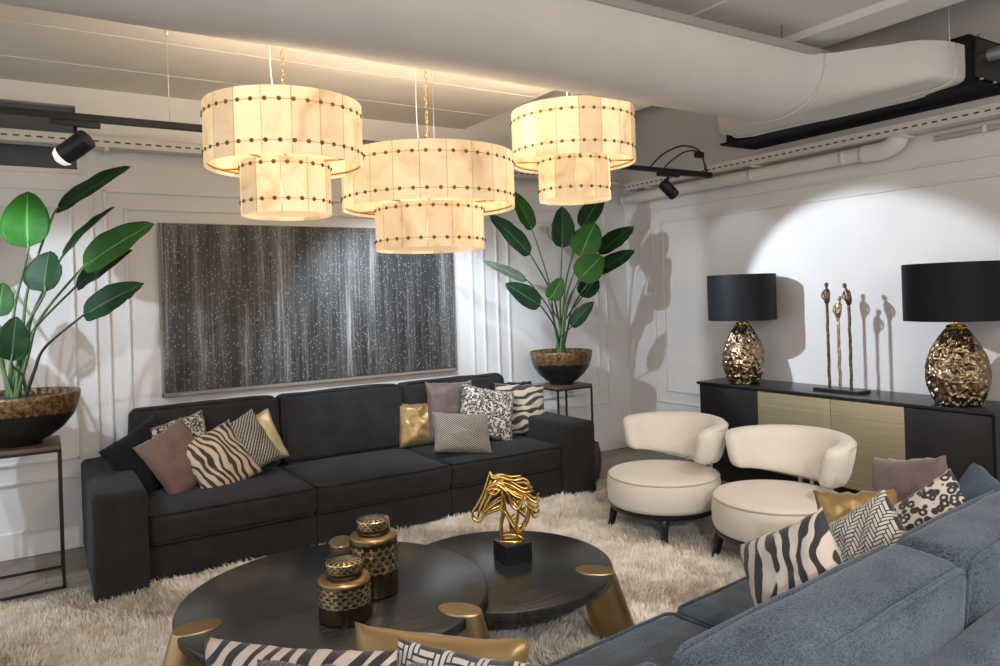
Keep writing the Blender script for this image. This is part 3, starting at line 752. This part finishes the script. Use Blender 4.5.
# ------------------------------------------------------------------ rug
RX0, RX1, RY0, RY1 = -1.0, 4.08, 1.15, 4.58
t = thing('rug', 'cream shaggy rug under the coffee tables and between the two sofas', 'rug', (0, 0, 0))
obj('backing', rb(RX0, RX1, RY0, RY1, .002, .014, .005), M['rug_base'], t)
def pile_mesh():
    N = 230000
    x = np.random.uniform(RX0, RX1, N); y = np.random.uniform(max(RY0, 1.75), RY1, N)
    keep = ~((y > 4.46) & (x > .24) & (x < 3.58)); x, y = x[keep], y[keep]; N = len(x)
    ang = 2.2*np.sin(x*2.3+1.1*np.sin(y*1.9)) + 1.8*np.cos(y*2.7+1.4*np.sin(x*1.6)) + .9*np.sin(x*9+y*7) + np.random.normal(0, .55, N)
    ln = np.random.uniform(.035, .062, N)*(1+.18*np.sin(x*13+2*np.sin(y*9)))
    lean = np.clip(np.random.normal(.62, .16, N), .15, .95)
    cs = .045; gx = (np.floor(x/cs)+.5)*cs; gy = (np.floor(y/cs)+.5)*cs
    hx = np.sin(gx*127.1+gy*311.7)*43758.5; hy = np.sin(gx*269.5+gy*183.3)*43758.5
    gx += (hx-np.floor(hx)-.5)*cs; gy += (hy-np.floor(hy)-.5)*cs
    z0 = np.full(N, .011)
    dx, dy = np.cos(ang)*ln*lean, np.sin(ang)*ln*lean
    tx = x+dx*1.0; ty = y+dy*1.0
    tx = tx+(gx+dx-tx)*.35; ty = ty+(gy+dy-ty)*.35
    tz = z0+ln*np.sqrt(1-lean**2)
    mxx, myy, mz = x+dx*.35, y+dy*.35, z0+(tz-z0)*.68
    wa = ang+PI/2+np.random.normal(0, .5, N); w = np.random.uniform(.0017, .0034, N)
    wx, wy = np.cos(wa)*w, np.sin(wa)*w
    V = np.empty((N, 5, 3), np.float32)
    V[:, 0] = np.stack([x-wx, y-wy, z0], 1); V[:, 1] = np.stack([x+wx, y+wy, z0], 1)
    V[:, 2] = np.stack([mxx+wx, myy+wy, mz], 1); V[:, 3] = np.stack([mxx-wx, myy-wy, mz], 1)
    V[:, 4] = np.stack([tx, ty, tz], 1)
    me = bpy.data.meshes.new('pile')
    me.vertices.add(N*5); me.vertices.foreach_set('co', V.reshape(-1))
    base = (np.arange(N)*5)[:, None]
    loops = np.concatenate([base+np.array([0, 1, 2, 3]), base+np.array([3, 2, 4])], 1).reshape(-1).astype(np.int32)
    me.loops.add(len(loops)); me.loops.foreach_set('vertex_index', loops)
    st = (np.arange(N)*7)[:, None]+np.array([0, 4]); me.polygons.add(N*2)
    me.polygons.foreach_set('loop_start', st.reshape(-1).astype(np.int32))
    me.update(calc_edges=True); me.validate()
    me.polygons.foreach_set('use_smooth', np.ones(N*2, bool))
    me.materials.append(M['pile']); return me
p = link('pile', pile_mesh(), t); p['kind'] = 'stuff'

# ------------------------------------------------------------------ coffee tables
def coffee_table(label, c, R, z, legs, th=.045):
    RA, RB = .088, .056
    t = thing('coffee_table', label, 'coffee table', (c[0], c[1], 0), 0)
    obj('tabletop', lathe([(R-.02, z-th), (R-.004, z-th+.004), (R, z-th+.012), (R, z-.010), (R-.003, z-.003), (R-.010, z)], 128), M['table'], t, angle=40)
    for (lx, ly) in legs:
        v = Vector((lx-c[0], ly-c[1], 0)); d = v.normalized()
        top, bot = v, v + d*.10
        lean = (top-bot)
        n = 40; V, Fc = [], []
        sec = [(0.018, RA*1.12, RB*1.15), (.022, RA*1.14, RB*1.18), (z*.5, RA*1.07, RB*1.08), (z-.002, RA*1.005, RB*1.005), (z+.003, RA, RB), (z+.006, RA*.97, RB*.96)]
        for (zz, ra, rb_) in sec:
            cc = bot.lerp(top, (zz)/z)
            for k2 in range(n):
                a = 2*PI*k2/n
                pr = d*(ra*math.cos(a)) + Vector((-d.y, d.x, 0))*(rb_*math.sin(a))
                V.append(Vector((cc.x+pr.x, cc.y+pr.y, zz)))
        for i in range(len(sec)-1):
            for k2 in range(n):
                a, b_ = i*n+k2, i*n+(k2+1) % n; Fc.append((a, b_, b_+n, a+n))
        Fc.append(tuple(range(n-1, -1, -1))); Fc.append(tuple((len(sec)-1)*n+k2 for k2 in range(n)))
        obj('leg', (V, Fc), M['table_leg'], t, angle=40)
    return t
T1, T1R, T1Z = (.995, 2.875), .612, .38
T2, T2R, T2Z = (1.764, 2.83), .50, .325
coffee_table('larger and higher round black coffee table with gold tapered legs', T1, T1R, T1Z, [(.458, 2.853), (1.307, 2.41), (1.219, 3.44)])
coffee_table('smaller and lower round black coffee table tucked under the larger one', T2, T2R, T2Z, [(2.05, 2.52), (1.40, 2.66), (1.50, 3.20)])

# jars
def uv_lathe(o, zs):
    me = o.data; uvl = me.uv_layers.new(name='UVMap'); z0, z1 = zs
    for pl in me.polygons:
        us = []
        for li in pl.loop_indices:
            co = me.vertices[me.loops[li].vertex_index].co; us.append((math.atan2(co.y, co.x)/(2*PI)) % 1.0)
        mxu = max(us)
        for li, u in zip(pl.loop_indices, us):
            co = me.vertices[me.loops[li].vertex_index].co
            if mxu-u > .5: u += 1
            uvl.data[li].uv = (u, (co.z-z0)/(z1-z0))
def jar(label, c, R, H):
    t = thing('lidded_jar', label, 'jar', (c[0], c[1], T1Z+.001), .4)
    o = obj('body', lathe([(R*.94, 0), (R*.99, .004), (R, .012), (R, H*.4), (R, H-.03), (R*.985, H-.012), (R*.93, H-.002), (R*.66, H+.006), (R*.60, H+.008), (R*.58, H+.014)], 64), M['jar'], t, angle=50)
    uv_lathe(o, (0, H))
    l = obj('lid', lathe([(R*.60, H+.012), (R*.67, H+.014), (R*.69, H+.02), (R*.69, H+.055), (R*.68, H+.060), (R*.64, H+.064), (R*.3, H+.066), (R*.02, H+.067)], 64), M['jar'], t, angle=50)
    uv_lathe(l, (H-.02, H+.09))
    obj('rim', lathe([(R*.93, H-.006), (R*.985, H-.010), (R*.99, H-.005), (R*.94, H+.001), (R*.70, H+.008), (R*.68, H+.008)], 64), M['brass'], t, angle=50)
    return t
jar('shorter dark bronze lidded jar with fretwork, in front on the larger coffee table', (.935, 2.615), .098, .150)
jar('taller dark bronze lidded jar with fretwork, behind the shorter jar', (1.115, 2.765), .095, .235)

# horse head
q = at_z(513, 559, T2Z); HD = (q - CAM).dot(FWD)
t = thing('horse_head_sculpture', 'golden openwork horse head on a black block on the smaller coffee table', 'sculpture', (q.x, q.y, T2Z+.001), 0)
px = HD/F/5.55
a45 = math.radians(12.6)
obj('base', xf(rb(-.068, .068, -.068, .068, 0, .085, .003), Matrix.Rotation(-.10, 4, 'Z')), M['black_paint'], t, angle=30)
curves = [
 [(285,88),(272,130),(248,198),(212,262),(186,298),(190,322)], [(186,298),(184,325),(203,347),(226,348),(240,325)],
 [(292,135),(262,215),(226,288),(214,330)], [(330,150),(292,210),(252,280),(236,330)], [(236,330),(290,300),(338,280),(356,250),(350,190)],
 [(240,310),(298,262),(345,232)], [(280,190),(318,168),(334,186),(300,204),(280,190)], [(285,88),(302,112),(345,112)],
 [(350,195),(366,280),(350,340),(336,400),(332,462)], [(345,230),(352,300),(340,360),(345,420),(350,465)], [(360,290),(390,350),(420,408),(442,462)], [(440,270),(430,350),(402,402),(390,360),(420,330)],
 [(300,112),(350,108),(402,124),(462,120)], [(330,130),(400,150),(470,190),(522,184)], [(340,140),(420,208),(462,222)],
 [(460,190),(500,228),(538,250),(556,220)], [(430,140),(480,138),(502,168),(512,190)], [(470,220),(490,270),(538,300),(552,284)],
 [(380,190),(400,260),(440,282),(466,230)], [(480,240),(496,310),(470,380),(430,412)], [(500,270),(520,322),(546,320)], [(470,380),(446,420),(452,466)],
 [(300,150),(345,140),(400,185),(470,215)], [(280,160),(330,150),(380,190)], [(258,190),(300,170),(350,180)], [(410,240),(450,300),(480,330)],
 [(332,440),(370,425),(440,432),(452,462),(392,474),(332,462)]]
gs = []
for ci, cpts in enumerate(curves):
    for side in (-1, 1):
        if ci in (0,) and side > 0: continue
        pts = []
        for (a, c) in cpts:
            hx = (a-400)*px; hz = .085 + (468-c)*px
            wd = .012 + .030*min(1, max(0, (a-180)/260)) * (1 if c < 420 else .9)
            wd *= .85+.3*noise.noise(Vector((a*.02, c*.02, ci+side)))
            pts.append(Vector((hx, side*wd, max(.087, hz))))
        sp_ = spline(pts, 6); n_ = len(sp_)
        gs.append(tube([Matrix.Rotation(-YAW, 3, 'Z') @ p_ for p_ in sp_], [.0042+.0028*math.sin(PI*min(1, i/(n_-1)))+.001*noise.noise(Vector((i*.5, ci, side))) for i in range(n_)], 7))
for (a, c) in ((310, 115), (352, 235), (395, 195), (462, 215), (430, 405), (345, 290), (240, 320), (470, 300)):
    hx = (a-400)*px; hz = .085+(468-c)*px; w_ = .03
    gs.append(tube([Matrix.Rotation(-YAW, 3, 'Z') @ Vector(p_) for p_ in spline([(hx, -w_, hz), (hx+.004, 0, hz+.01), (hx, w_, hz)], 5)], .0055, 7))
obj('horse_head', merge(*gs), M['gold'], t)

# ------------------------------------------------------------------ cream chairs
def make_chair(label, c, rz):
    """local front looks to -y; seat centre at the origin"""
    t = thing('lounge_chair', label, 'chair', (c[0], c[1], 0), rz, 'cream round lounge chairs')
    R = .355; z0, z1 = .20, .395
    seat = lathe([(R*.90, z0), (R*.97, z0+.006), (R, z0+.03), (R+.004, (z0+z1)/2), (R, z1-.035), (R*.985, z1-.016), (R*.95, z1-.004), (R*.8, z1+.006), (R*.5, z1+.012), (R*.05, z1+.014)], 64)
    s = obj('seat', seat, M['cream'], t)
    obj('piping', tube([(R*.985*math.cos(2*PI*i/72), R*.985*math.sin(2*PI*i/72), z1-.014) for i in range(72)], .0055, 6, True), M['cream_pipe'], s)
    # curved back: plan arc swept, section thick and rounded, height tapering to the wings
    n, ka = 48, 30
    A = math.radians(93); V = []; Fc = []; edge_in, edge_out = [], []
    for i in range(n+1):
        u = -1+2*i/n; a = PI/2 + u*A
        e = abs(u)
        cap = 1.0 if e < .86 else math.sqrt(max(0.0, 1-((e-.86)/.14)**2))*.97+.03
        thick = .056*(.30+.70*cap)
        zt = .722 - .02*e**2 ; zb = .485 - .05*(1-e**2)**2
        zc = (zt+zb)/2; hh = (zt-zb)/2*(.62+.38*cap)
        Rm = R-.038 + .030*(1-e*e)
        ux, uy = math.cos(a), math.sin(a)
        for k2 in range(ka):
            b_ = 2*PI*k2/ka; p_ = 3.2
            cb, sb = math.cos(b_), math.sin(b_)
            rr = math.copysign(abs(cb)**(2/p_), cb)*thick; zz = math.copysign(abs(sb)**(2/p_), sb)*hh
            slope = .036*(zz/.15)
            rad = Rm + rr + slope
            V.append(Vector((rad*ux, rad*uy, zc+zz)))
    for i in range(n):
        for k2 in range(ka):
            a, b_ = i*ka+k2, i*ka+(k2+1) % ka; Fc.append((a, a+ka, b_+ka, b_))
    Fc.append(tuple(range(ka))); Fc.append(tuple(n*ka+k2 for k2 in range(ka-1, -1, -1)))
    b = obj('backrest', (V, Fc), M['cream'], t)
    # piping along the outer rim, over the top and down both wing ends
    rim = [V[4*ka+(k2 % ka)] for k2 in range(-4, 4)] + [V[i*ka+4] for i in range(4, n-3)] + [V[(n-4)*ka+(k2 % ka)] for k2 in range(3, -5, -1)]
    obj('piping', tube([p_ + Vector((p_.x, p_.y, 0)).normalized()*.001 for p_ in rim], .0055, 6), M['cream_trim'], b)
    # posts between seat and back
    for a in (PI/2-.3, PI/2-.1, PI/2+.1, PI/2+.3):
        obj('post', cyl((R*.97*math.cos(a), R*.97*math.sin(a), .33), ((R+.0)*math.cos(a), (R+.0)*math.sin(a), .47), .011, n=10), M['cream_trim'], t)
    obj('seat_ring', lathe([(R*.86, z0-.030), (R*.95, z0-.028), (R*.965, z0-.02), (R*.965, z0-.002), (R*.93, z0+.002)], 64), M['black_paint'], t, angle=40)
    for a in (math.radians(-90-45), math.radians(-90+45), math.radians(90-45), math.radians(90+45)):
        d = Vector((math.cos(a), math.sin(a), 0))
        pts = [d*(R*.83)+Vector((0, 0, z0-.005)), d*(R*.90)+Vector((0, 0, z0-.06)), d*(R*.94)+Vector((0, 0, .07)), d*(R*1.0)+Vector((0, 0, .012))]
        sp_ = spline(pts, 5); k3 = len(sp_)
        obj('leg', tube(sp_, [.031-.014*i/(k3-1) for i in range(k3)], 12), M['black_paint'], t)
    return t
make_chair('cream round lounge chair farther from the camera, beside the charcoal sofa', (3.378, 3.43), math.radians(-90))
make_chair('cream round lounge chair nearer the camera, partly behind the gold pillow', (3.475, 2.64), math.radians(-92))

# ------------------------------------------------------------------ sideboard and what stands on it
t = thing('sideboard', 'long black sideboard with two gold doors in the middle by the right wall', 'sideboard', (4.6, 2.02, 0))
SL = 2.21
obj('carcass', merge(box(.02, .43, .0, SL, .17, .776)), M['ash'], t, smooth=False)
obj('worktop', rb(-.012, .435, -.008, SL+.008, .778, .80, .003), M['black_paint'], t, angle=30)
ys = [.012, .512, 1.022, 1.626, SL-.012]
for i, mm in enumerate((M['ash'], M['gold_door'], M['gold_door'], M['ash'])):
    d = obj('door', rb(0, .022, ys[i]+.002, ys[i+1]-.002, .178, .772, .002), mm, t, angle=30)
    if mm is M['gold_door']: d['label'] = 'brushed gold door'
obj('plinth', box(.06, .42, .06, SL-.06, 0, .17), M['black_metal'], t, smooth=False)
ridges = {}
def lamp(label, c, R, H, RS, zs0, zs1, seed):
    t = thing('table_lamp', label, 'lamp', (c[0], c[1], .801), seed)
    prof = []
    for i in range(121):
        u = i/120
        r = R*math.sin(PI*(.215+.725*u))**.82 if u < .985 else R*.28
        prof.append((r, u*H))
    prof[0] = (prof[0][0]*.9, 0)
    def jit(a, z, r):
        p_ = Vector((math.cos(a)*3.3, math.sin(a)*3.3, z/H*7.5))
        p_ = p_ + noise.noise_vector(p_*1.2+Vector((seed, 0, 0)))*.6
        d_, _ = noise.voronoi(p_+Vector((seed*9, 0, 0)))
        e = d_[1]-d_[0]
        return R*(.10*(1-min(1, e*2.1)) - .045)
    base = lathe(prof, 200, jit)
    obj('lamp_base', base, M['bronze'], t)
    obj('neck', lathe([(R*.32, H-.012), (R*.34, H), (R*.28, H+.012), (.012, H+.02), (.012, zs0-.8+.1)], 24), M['gold'], t, angle=50)
    h0, h1 = zs0-.801, zs1-.801
    th = .004; n = 96; V = []; Fc = []
    for (rr, zz) in ((RS, h0), (RS, h1), (RS-th, h1), (RS-th, h0)):
        for k2 in range(n): V.append(Vector((rr*math.cos(2*PI*k2/n), rr*math.sin(2*PI*k2/n), zz)))
    for i in range(4):
        for k2 in range(n):
            j = (k2+1) % n; a, b_ = i*n, ((i+1) % 4)*n; Fc.append((a+k2, a+j, b_+j, b_+k2))
    obj('lamp_shade', (V, Fc), M['shade_black'], t, angle=40)
    obj('shade_fitter', merge(*[tube([(0, 0, h0+.1), (RS*.5*math.cos(a), RS*.5*math.sin(a), h1-.03), ((RS-.004)*math.cos(a), (RS-.004)*math.sin(a), h1-.02)], .0025, 6) for a in (0, 2.09, 4.19)]), M['brass'], t)
    obj('bulb', mv(lathe([(.014, 0), (.014, .03), (.03, .07), (.028, .1), (.01, .12)], 16), 0, 0, h0+.08), M['white'], t)
    return t
lamp('bronze lamp with a black drum shade at the far end of the sideboard', (4.75, 3.885), .155, .475, .262, 1.305, 1.665, 1.3)
lamp('bronze lamp with a black drum shade at the near end of the sideboard', (4.76, 2.285), .168, .475, .285, 1.318, 1.668, 4.1)
t = thing('figure_sculpture', 'sculpture of three tall thin bronze figures on a black base on the sideboard', 'sculpture', (4.80, 3.105, .801))
obj('base', rb(-.07, .07, -.20, .155, 0, .022, .003), M['black_paint'], t, angle=30)
def figure(y, x, h, bend, mm, seed):
    pts = []; rad = []
    N = 60
    for i in range(N+1):
        u = i/N; z = .02+u*(h-.15)
        pts.append(Vector((x+.004*noise.noise(Vector((u*8, seed, 0))), y+.004*noise.noise(Vector((u*8, seed, 5))), z)))
        rad.append(.0105+.0028*noise.noise(Vector((u*34, seed, 2))))
    g = [tube(pts, rad, 8)]
    zt = h-.13
    bx = []
    prof = [(0, .012), (.012, .019), (.04, .022), (.075, .024), (.095, .021), (.108, .009), (.118, .008), (.128, .014), (.142, .0145), (.152, .006)]
    g.append(tube([(x, y+bend*(dz/.15)**2, zt-.02+dz) for dz, _ in prof], [r_+.002*noise.noise(Vector((dz*60, seed, 1))) for dz, r_ in prof], 10))
    for s in (-1, 1):
        g.append(tube(spline([(x-.006, y+s*.022+bend*.3, zt+.07), (x-.02, y+s*.028+bend*.2, zt+.035), (x-.026, y+s*.008, zt+.012)], 4), .006, 6))
    o = obj('figure', merge(*g), mm, t)
    return o
M['fig_a'] = mat('worn_bronze', (.16, .11, .085), .35, 1, var=.5, vscale=60, bmp=.6, bscale=120, bdist=.004)
M['fig_b'] = mat('pale_bronze', (.42, .34, .20), .35, 1, var=.4, vscale=60, bmp=.6, bscale=120, bdist=.004)
figure(.068, 0, .775, 0, M['fig_a'], 1)
o = figure(-.015, .0, .675, -.02, M['fig_b'], 2); o['label'] = 'paler and shorter figure'
figure(-.1, 0, .765, .035, M['fig_a'], 3)

# ------------------------------------------------------------------ pedestals and potted plants
def pedestal(label, x0, x1, y0, y1, z):
    t = thing('plant_stand', label, 'plant stand', ((x0+x1)/2, (y0+y1)/2, 0))
    hx, hy = (x1-x0)/2, (y1-y0)/2
    obj('top', rb(-hx, hx, -hy, hy, z-.022, z, .002), M['top_pedestal'], t, angle=30)
    b_ = .014
    for sx_ in (-1, 1):
        for sy_ in (-1, 1):
            xx, yy = sx_*(hx-b_/2), sy_*(hy-b_/2)
            obj('leg', box(xx-b_/2, xx+b_/2, yy-b_/2, yy+b_/2, 0, z-.022), M['black_metal'], t, smooth=False)
    for nm_, zz in (('base_rail', .0), ('top_rail', z-.036)):
        gs = [box(-hx, hx, -hy, -hy+b_, zz, zz+b_), box(-hx, hx, hy-b_, hy, zz, zz+b_), box(-hx, -hx+b_, -hy, hy, zz, zz+b_), box(hx-b_, hx, -hy, hy, zz, zz+b_)]
        obj(nm_, merge(*gs), M['black_metal'], t, smooth=False)
pedestal('black metal plant stand with a brown top at the left edge of the picture', -.33, .092, 4.775, 5.185, .80)
PX, PY, PZ = 3.90, 5.17, .765
pedestal('black metal plant stand with a brown top in the corner beside the charcoal sofa', PX-.19, PX+.19, PY-.19, PY+.19, PZ)
t = thing('basket', 'dark round basket half hidden behind the right arm of the charcoal sofa', 'basket', (3.825, 4.79, 0))
obj('body', lathe([(.10, .0), (.115, .004), (.133, .08), (.142, .16), (.136, .24), (.12, .30), (.11, .30), (.125, .2), (.1, .02)], 40, lambda a, z, r: .003*math.sin(a*40)*math.sin(z*180)), M['wicker'], t)
obj('rim', tube([(.117*math.cos(2*PI*i/32), .117*math.sin(2*PI*i/32), .302) for i in range(32)], .008, 6, True), M['wicker'], t)

def leaf_geo(B, T, w, facing, fold=.25, droop=.12, seed=0, n=16, mrows=6):
    """blade from base B to tip T; facing = rough normal; width in metres"""
    ax = T-B; L = ax.length; a = ax.normalized()
    nrm = (facing - a*facing.dot(a)).normalized(); s = a.cross(nrm).normalized()
    V, Fc, UV = [], [], []
    for i in range(n+1):
        u = i/n
        wu = (math.sin(PI*u**.80)**.56 if 0 < u < 1 else 0)*(1.0-.18*u)
        c = B + ax*u + nrm*(-droop*L*(u*u-u*.35))
        for j in range(mrows*2+1):
            v = (j-mrows)/mrows
            ww = wu*w/2*v
            off = nrm*(fold*abs(v)*wu*w/2*.8 + .010*noise.noise(Vector((u*5+seed*3.1, v*1.5, seed)))*abs(v))
            edge = .012*noise.noise(Vector((u*16, seed*2.7, v)))*abs(v)**3*w/.16
            V.append(c + s*(ww + edge*(1 if v > 0 else -1)*.6) + off); UV.append((.5+.5*v, u*L/.4))
    k_ = mrows*2+1
    for i in range(n):
        for j in range(k_-1): Fc.append((i*k_+j, i*k_+j+1, (i+1)*k_+j+1, (i+1)*k_+j))
    # back side for real thickness
    nv = len(V)
    th = .0016
    V += [p_ - nrm*th for p_ in V]; UV += UV[:]
    Fc += [tuple(nv+q for q in f_[::-1]) for f_ in Fc[:]]
    for i in range(n):
        Fc.append((i*k_, (i+1)*k_, nv+(i+1)*k_, nv+i*k_)); Fc.append((i*k_+k_-1, nv+i*k_+k_-1, nv+(i+1)*k_+k_-1, (i+1)*k_+k_-1))
    return V, Fc, UV
def plant(label, c, R, H, leaves, depth):
    t = thing('potted_plant', label, 'potted plant', (c[0], c[1], c[2]+.001), 0)
    o3 = Vector((c[0], c[1], c[2]+.001))
    prof = [(R*.36, 0), (R*.38, .004), (R*.38, .02), (R*.50, .035), (R*.72, .085), (R*.88, .15), (R*.97, H*.76), (R, H-.012), (R*.995, H-.003), (R*.97, H), (R*.95, H-.008), (R*.9, H-.05), (R*.6, H-.07)]
    obj('bowl', lathe(prof, 72, lambda a, z, r: (.004*noise.noise(Vector((math.cos(a)*3, math.sin(a)*3, z*9))) if z > .03 else 0)), M['bowl'], t)
    obj('soil', lathe([(R*.92, H-.045), (R*.9, H-.036), (R*.5, H-.024), (R*.05, H-.018)], 48, lambda a, z, r: .0), M['soil'], t)
    for i, (bp, tp, wpx, mm, db, dt, yaw, stm) in enumerate(leaves):
        B = at(bp[0], bp[1], depth+db)-o3; T = at(tp[0], tp[1], depth+dt)-o3
        w = wpx/F*(depth+db)
        back = -(FWD*.9) + UP*.25
        fac = Matrix.Rotation(math.radians(yaw), 3, 'Z') @ back
        ww = w/max(.35, math.cos(math.radians(yaw)))
        V, Fc, UV = leaf_geo(B, T, ww, fac, seed=i)
        lf = obj('leaf', (V, Fc), M[mm], t)
        uvl = lf.data.uv_layers.new(name='UVMap')
        for lp in lf.data.loops: uvl.data[lp.index].uv = UV[lp.vertex_index]
        r0 = Vector((random.uniform(-.05, .05), random.uniform(-.05, .05), H-.035))
        a = (T-B).normalized()
        mid = r0.lerp(B, .55) + Vector(((r0.x-B.x)*.18, (r0.y-B.y)*.18, .06*(B-r0).length))
        Tm = B + (T-B)*.35
        pts = spline([r0, r0.lerp(mid, .5)+Vector((0, 0, .02)), mid, B - a*.02, B + a*.04], 6)
        k3 = len(pts)
        obj('stem', tube(pts, [.011-.007*j/(k3-1) for j in range(k3)], 8), M[stm], t)
    return t
LP = (-.108, 4.985, .80)
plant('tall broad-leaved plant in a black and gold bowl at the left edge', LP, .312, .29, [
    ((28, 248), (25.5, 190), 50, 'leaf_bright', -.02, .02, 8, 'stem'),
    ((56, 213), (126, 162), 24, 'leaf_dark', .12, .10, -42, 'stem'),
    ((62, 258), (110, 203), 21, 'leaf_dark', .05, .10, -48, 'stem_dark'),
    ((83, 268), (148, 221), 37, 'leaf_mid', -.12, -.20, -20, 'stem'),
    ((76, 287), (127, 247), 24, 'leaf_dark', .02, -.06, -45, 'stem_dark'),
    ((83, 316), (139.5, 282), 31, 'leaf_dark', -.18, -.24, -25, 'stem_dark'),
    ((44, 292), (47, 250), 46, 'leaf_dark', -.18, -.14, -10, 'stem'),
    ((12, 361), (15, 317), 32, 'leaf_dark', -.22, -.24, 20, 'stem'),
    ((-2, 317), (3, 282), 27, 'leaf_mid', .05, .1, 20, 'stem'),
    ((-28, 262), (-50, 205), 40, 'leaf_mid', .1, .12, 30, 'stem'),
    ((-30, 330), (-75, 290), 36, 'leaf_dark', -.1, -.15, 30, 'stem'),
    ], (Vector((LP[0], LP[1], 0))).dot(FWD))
RP = (PX, PY, PZ)
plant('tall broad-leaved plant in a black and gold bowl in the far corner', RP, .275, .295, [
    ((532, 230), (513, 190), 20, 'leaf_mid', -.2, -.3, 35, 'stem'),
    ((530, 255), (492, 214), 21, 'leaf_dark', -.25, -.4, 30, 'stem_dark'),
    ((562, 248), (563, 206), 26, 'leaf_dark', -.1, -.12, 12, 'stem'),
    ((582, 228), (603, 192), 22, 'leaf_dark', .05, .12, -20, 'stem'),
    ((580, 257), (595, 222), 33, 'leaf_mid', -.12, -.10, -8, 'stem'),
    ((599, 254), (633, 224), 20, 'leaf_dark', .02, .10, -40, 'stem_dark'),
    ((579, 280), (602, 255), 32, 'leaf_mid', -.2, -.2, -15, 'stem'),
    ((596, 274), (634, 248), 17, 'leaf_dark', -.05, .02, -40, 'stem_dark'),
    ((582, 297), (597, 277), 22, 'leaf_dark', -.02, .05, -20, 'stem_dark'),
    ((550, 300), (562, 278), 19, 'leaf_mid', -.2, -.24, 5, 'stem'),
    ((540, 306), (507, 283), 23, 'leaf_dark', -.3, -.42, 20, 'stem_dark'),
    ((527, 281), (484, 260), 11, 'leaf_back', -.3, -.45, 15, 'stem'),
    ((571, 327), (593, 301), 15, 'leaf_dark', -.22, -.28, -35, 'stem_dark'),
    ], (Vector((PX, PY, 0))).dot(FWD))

# ------------------------------------------------------------------ camera, light, view
cam = bpy.data.cameras.new('camera'); cam.sensor_width = 36; cam.lens = F/1000*36; cam.shift_y = -36/1000; cam.clip_start = .02
co = link('camera', cam)
X = RIGHT*cr - UP*sr; Y = UP*cr + RIGHT*sr; Z = -FWD
co.matrix_world = Matrix.Translation(CAM) @ Matrix((X, Y, Z)).transposed().to_4x4()
SC.camera = co
def area(name, loc, aim, w, h, power, col):
    l = bpy.data.lights.new(name, 'AREA'); l.shape = 'RECTANGLE'; l.size = w; l.size_y = h; l.energy = power; l.color = col
    o = link(name, l, None, loc); o.rotation_euler = (Vector(aim)-Vector(loc)).to_track_quat('-Z', 'Y').to_euler(); return o
def bare_spot(name, loc, aim, power, angle, blend, col, size=.04):
    l = bpy.data.lights.new(name, 'SPOT'); l.energy = power; l.color = col; l.spot_size = math.radians(angle); l.spot_blend = blend; l.shadow_soft_size = size
    o = link(name, l, None, loc); o.rotation_euler = (Vector(aim)-Vector(loc)).to_track_quat('-Z', 'Y').to_euler(); return o
bare_spot('added_spot', (-.4, -1.9, 2.75), (1.6, .95, .8), 260, 44, .6, (.88, .94, 1))  # spots added out of view to light sofa, chairs, table and left side
bare_spot('added_spot', (2.9, .9, 2.9), (3.3, 2.9, .3), 110, 50, .6, (1, .95, .88))
bare_spot('added_spot', (.5, 1.7, 2.55), (1.5, 3.4, .2), 90, 62, .7, (1, .96, .9))
bare_spot('added_spot', (-.9, 2.2, 2.9), (-.3, 5.3, 1.2), 110, 60, .5, (.95, .97, 1))
l = bpy.data.lights.new('added_warm_light', 'POINT'); l.energy = 90; l.color = (1, .76, .52); l.shadow_soft_size = .3  # added warm light out of view, brightens the ceiling bay and duct
link('added_warm_light', l, None, (1.7, -.5, 2.3))
SC.world = bpy.data.worlds.new('showroom_surroundings'); SC.world.use_nodes = True
bg = SC.world.node_tree.nodes['Background']; bg.inputs[0].default_value = (.98, .98, 1.0, 1); bg.inputs[1].default_value = 1.15
vs = SC.view_settings
SC.display_settings.display_device = 'sRGB'
vs.view_transform = 'Standard'; vs.look = 'None'; vs.gamma = 1; vs.use_curve_mapping = False; vs.exposure = 0
SC.cycles.use_denoising = True
SC.cycles.max_bounces = 6; SC.cycles.diffuse_bounces = 4; SC.cycles.glossy_bounces = 3
SC.cycles.sample_clamp_indirect = 6
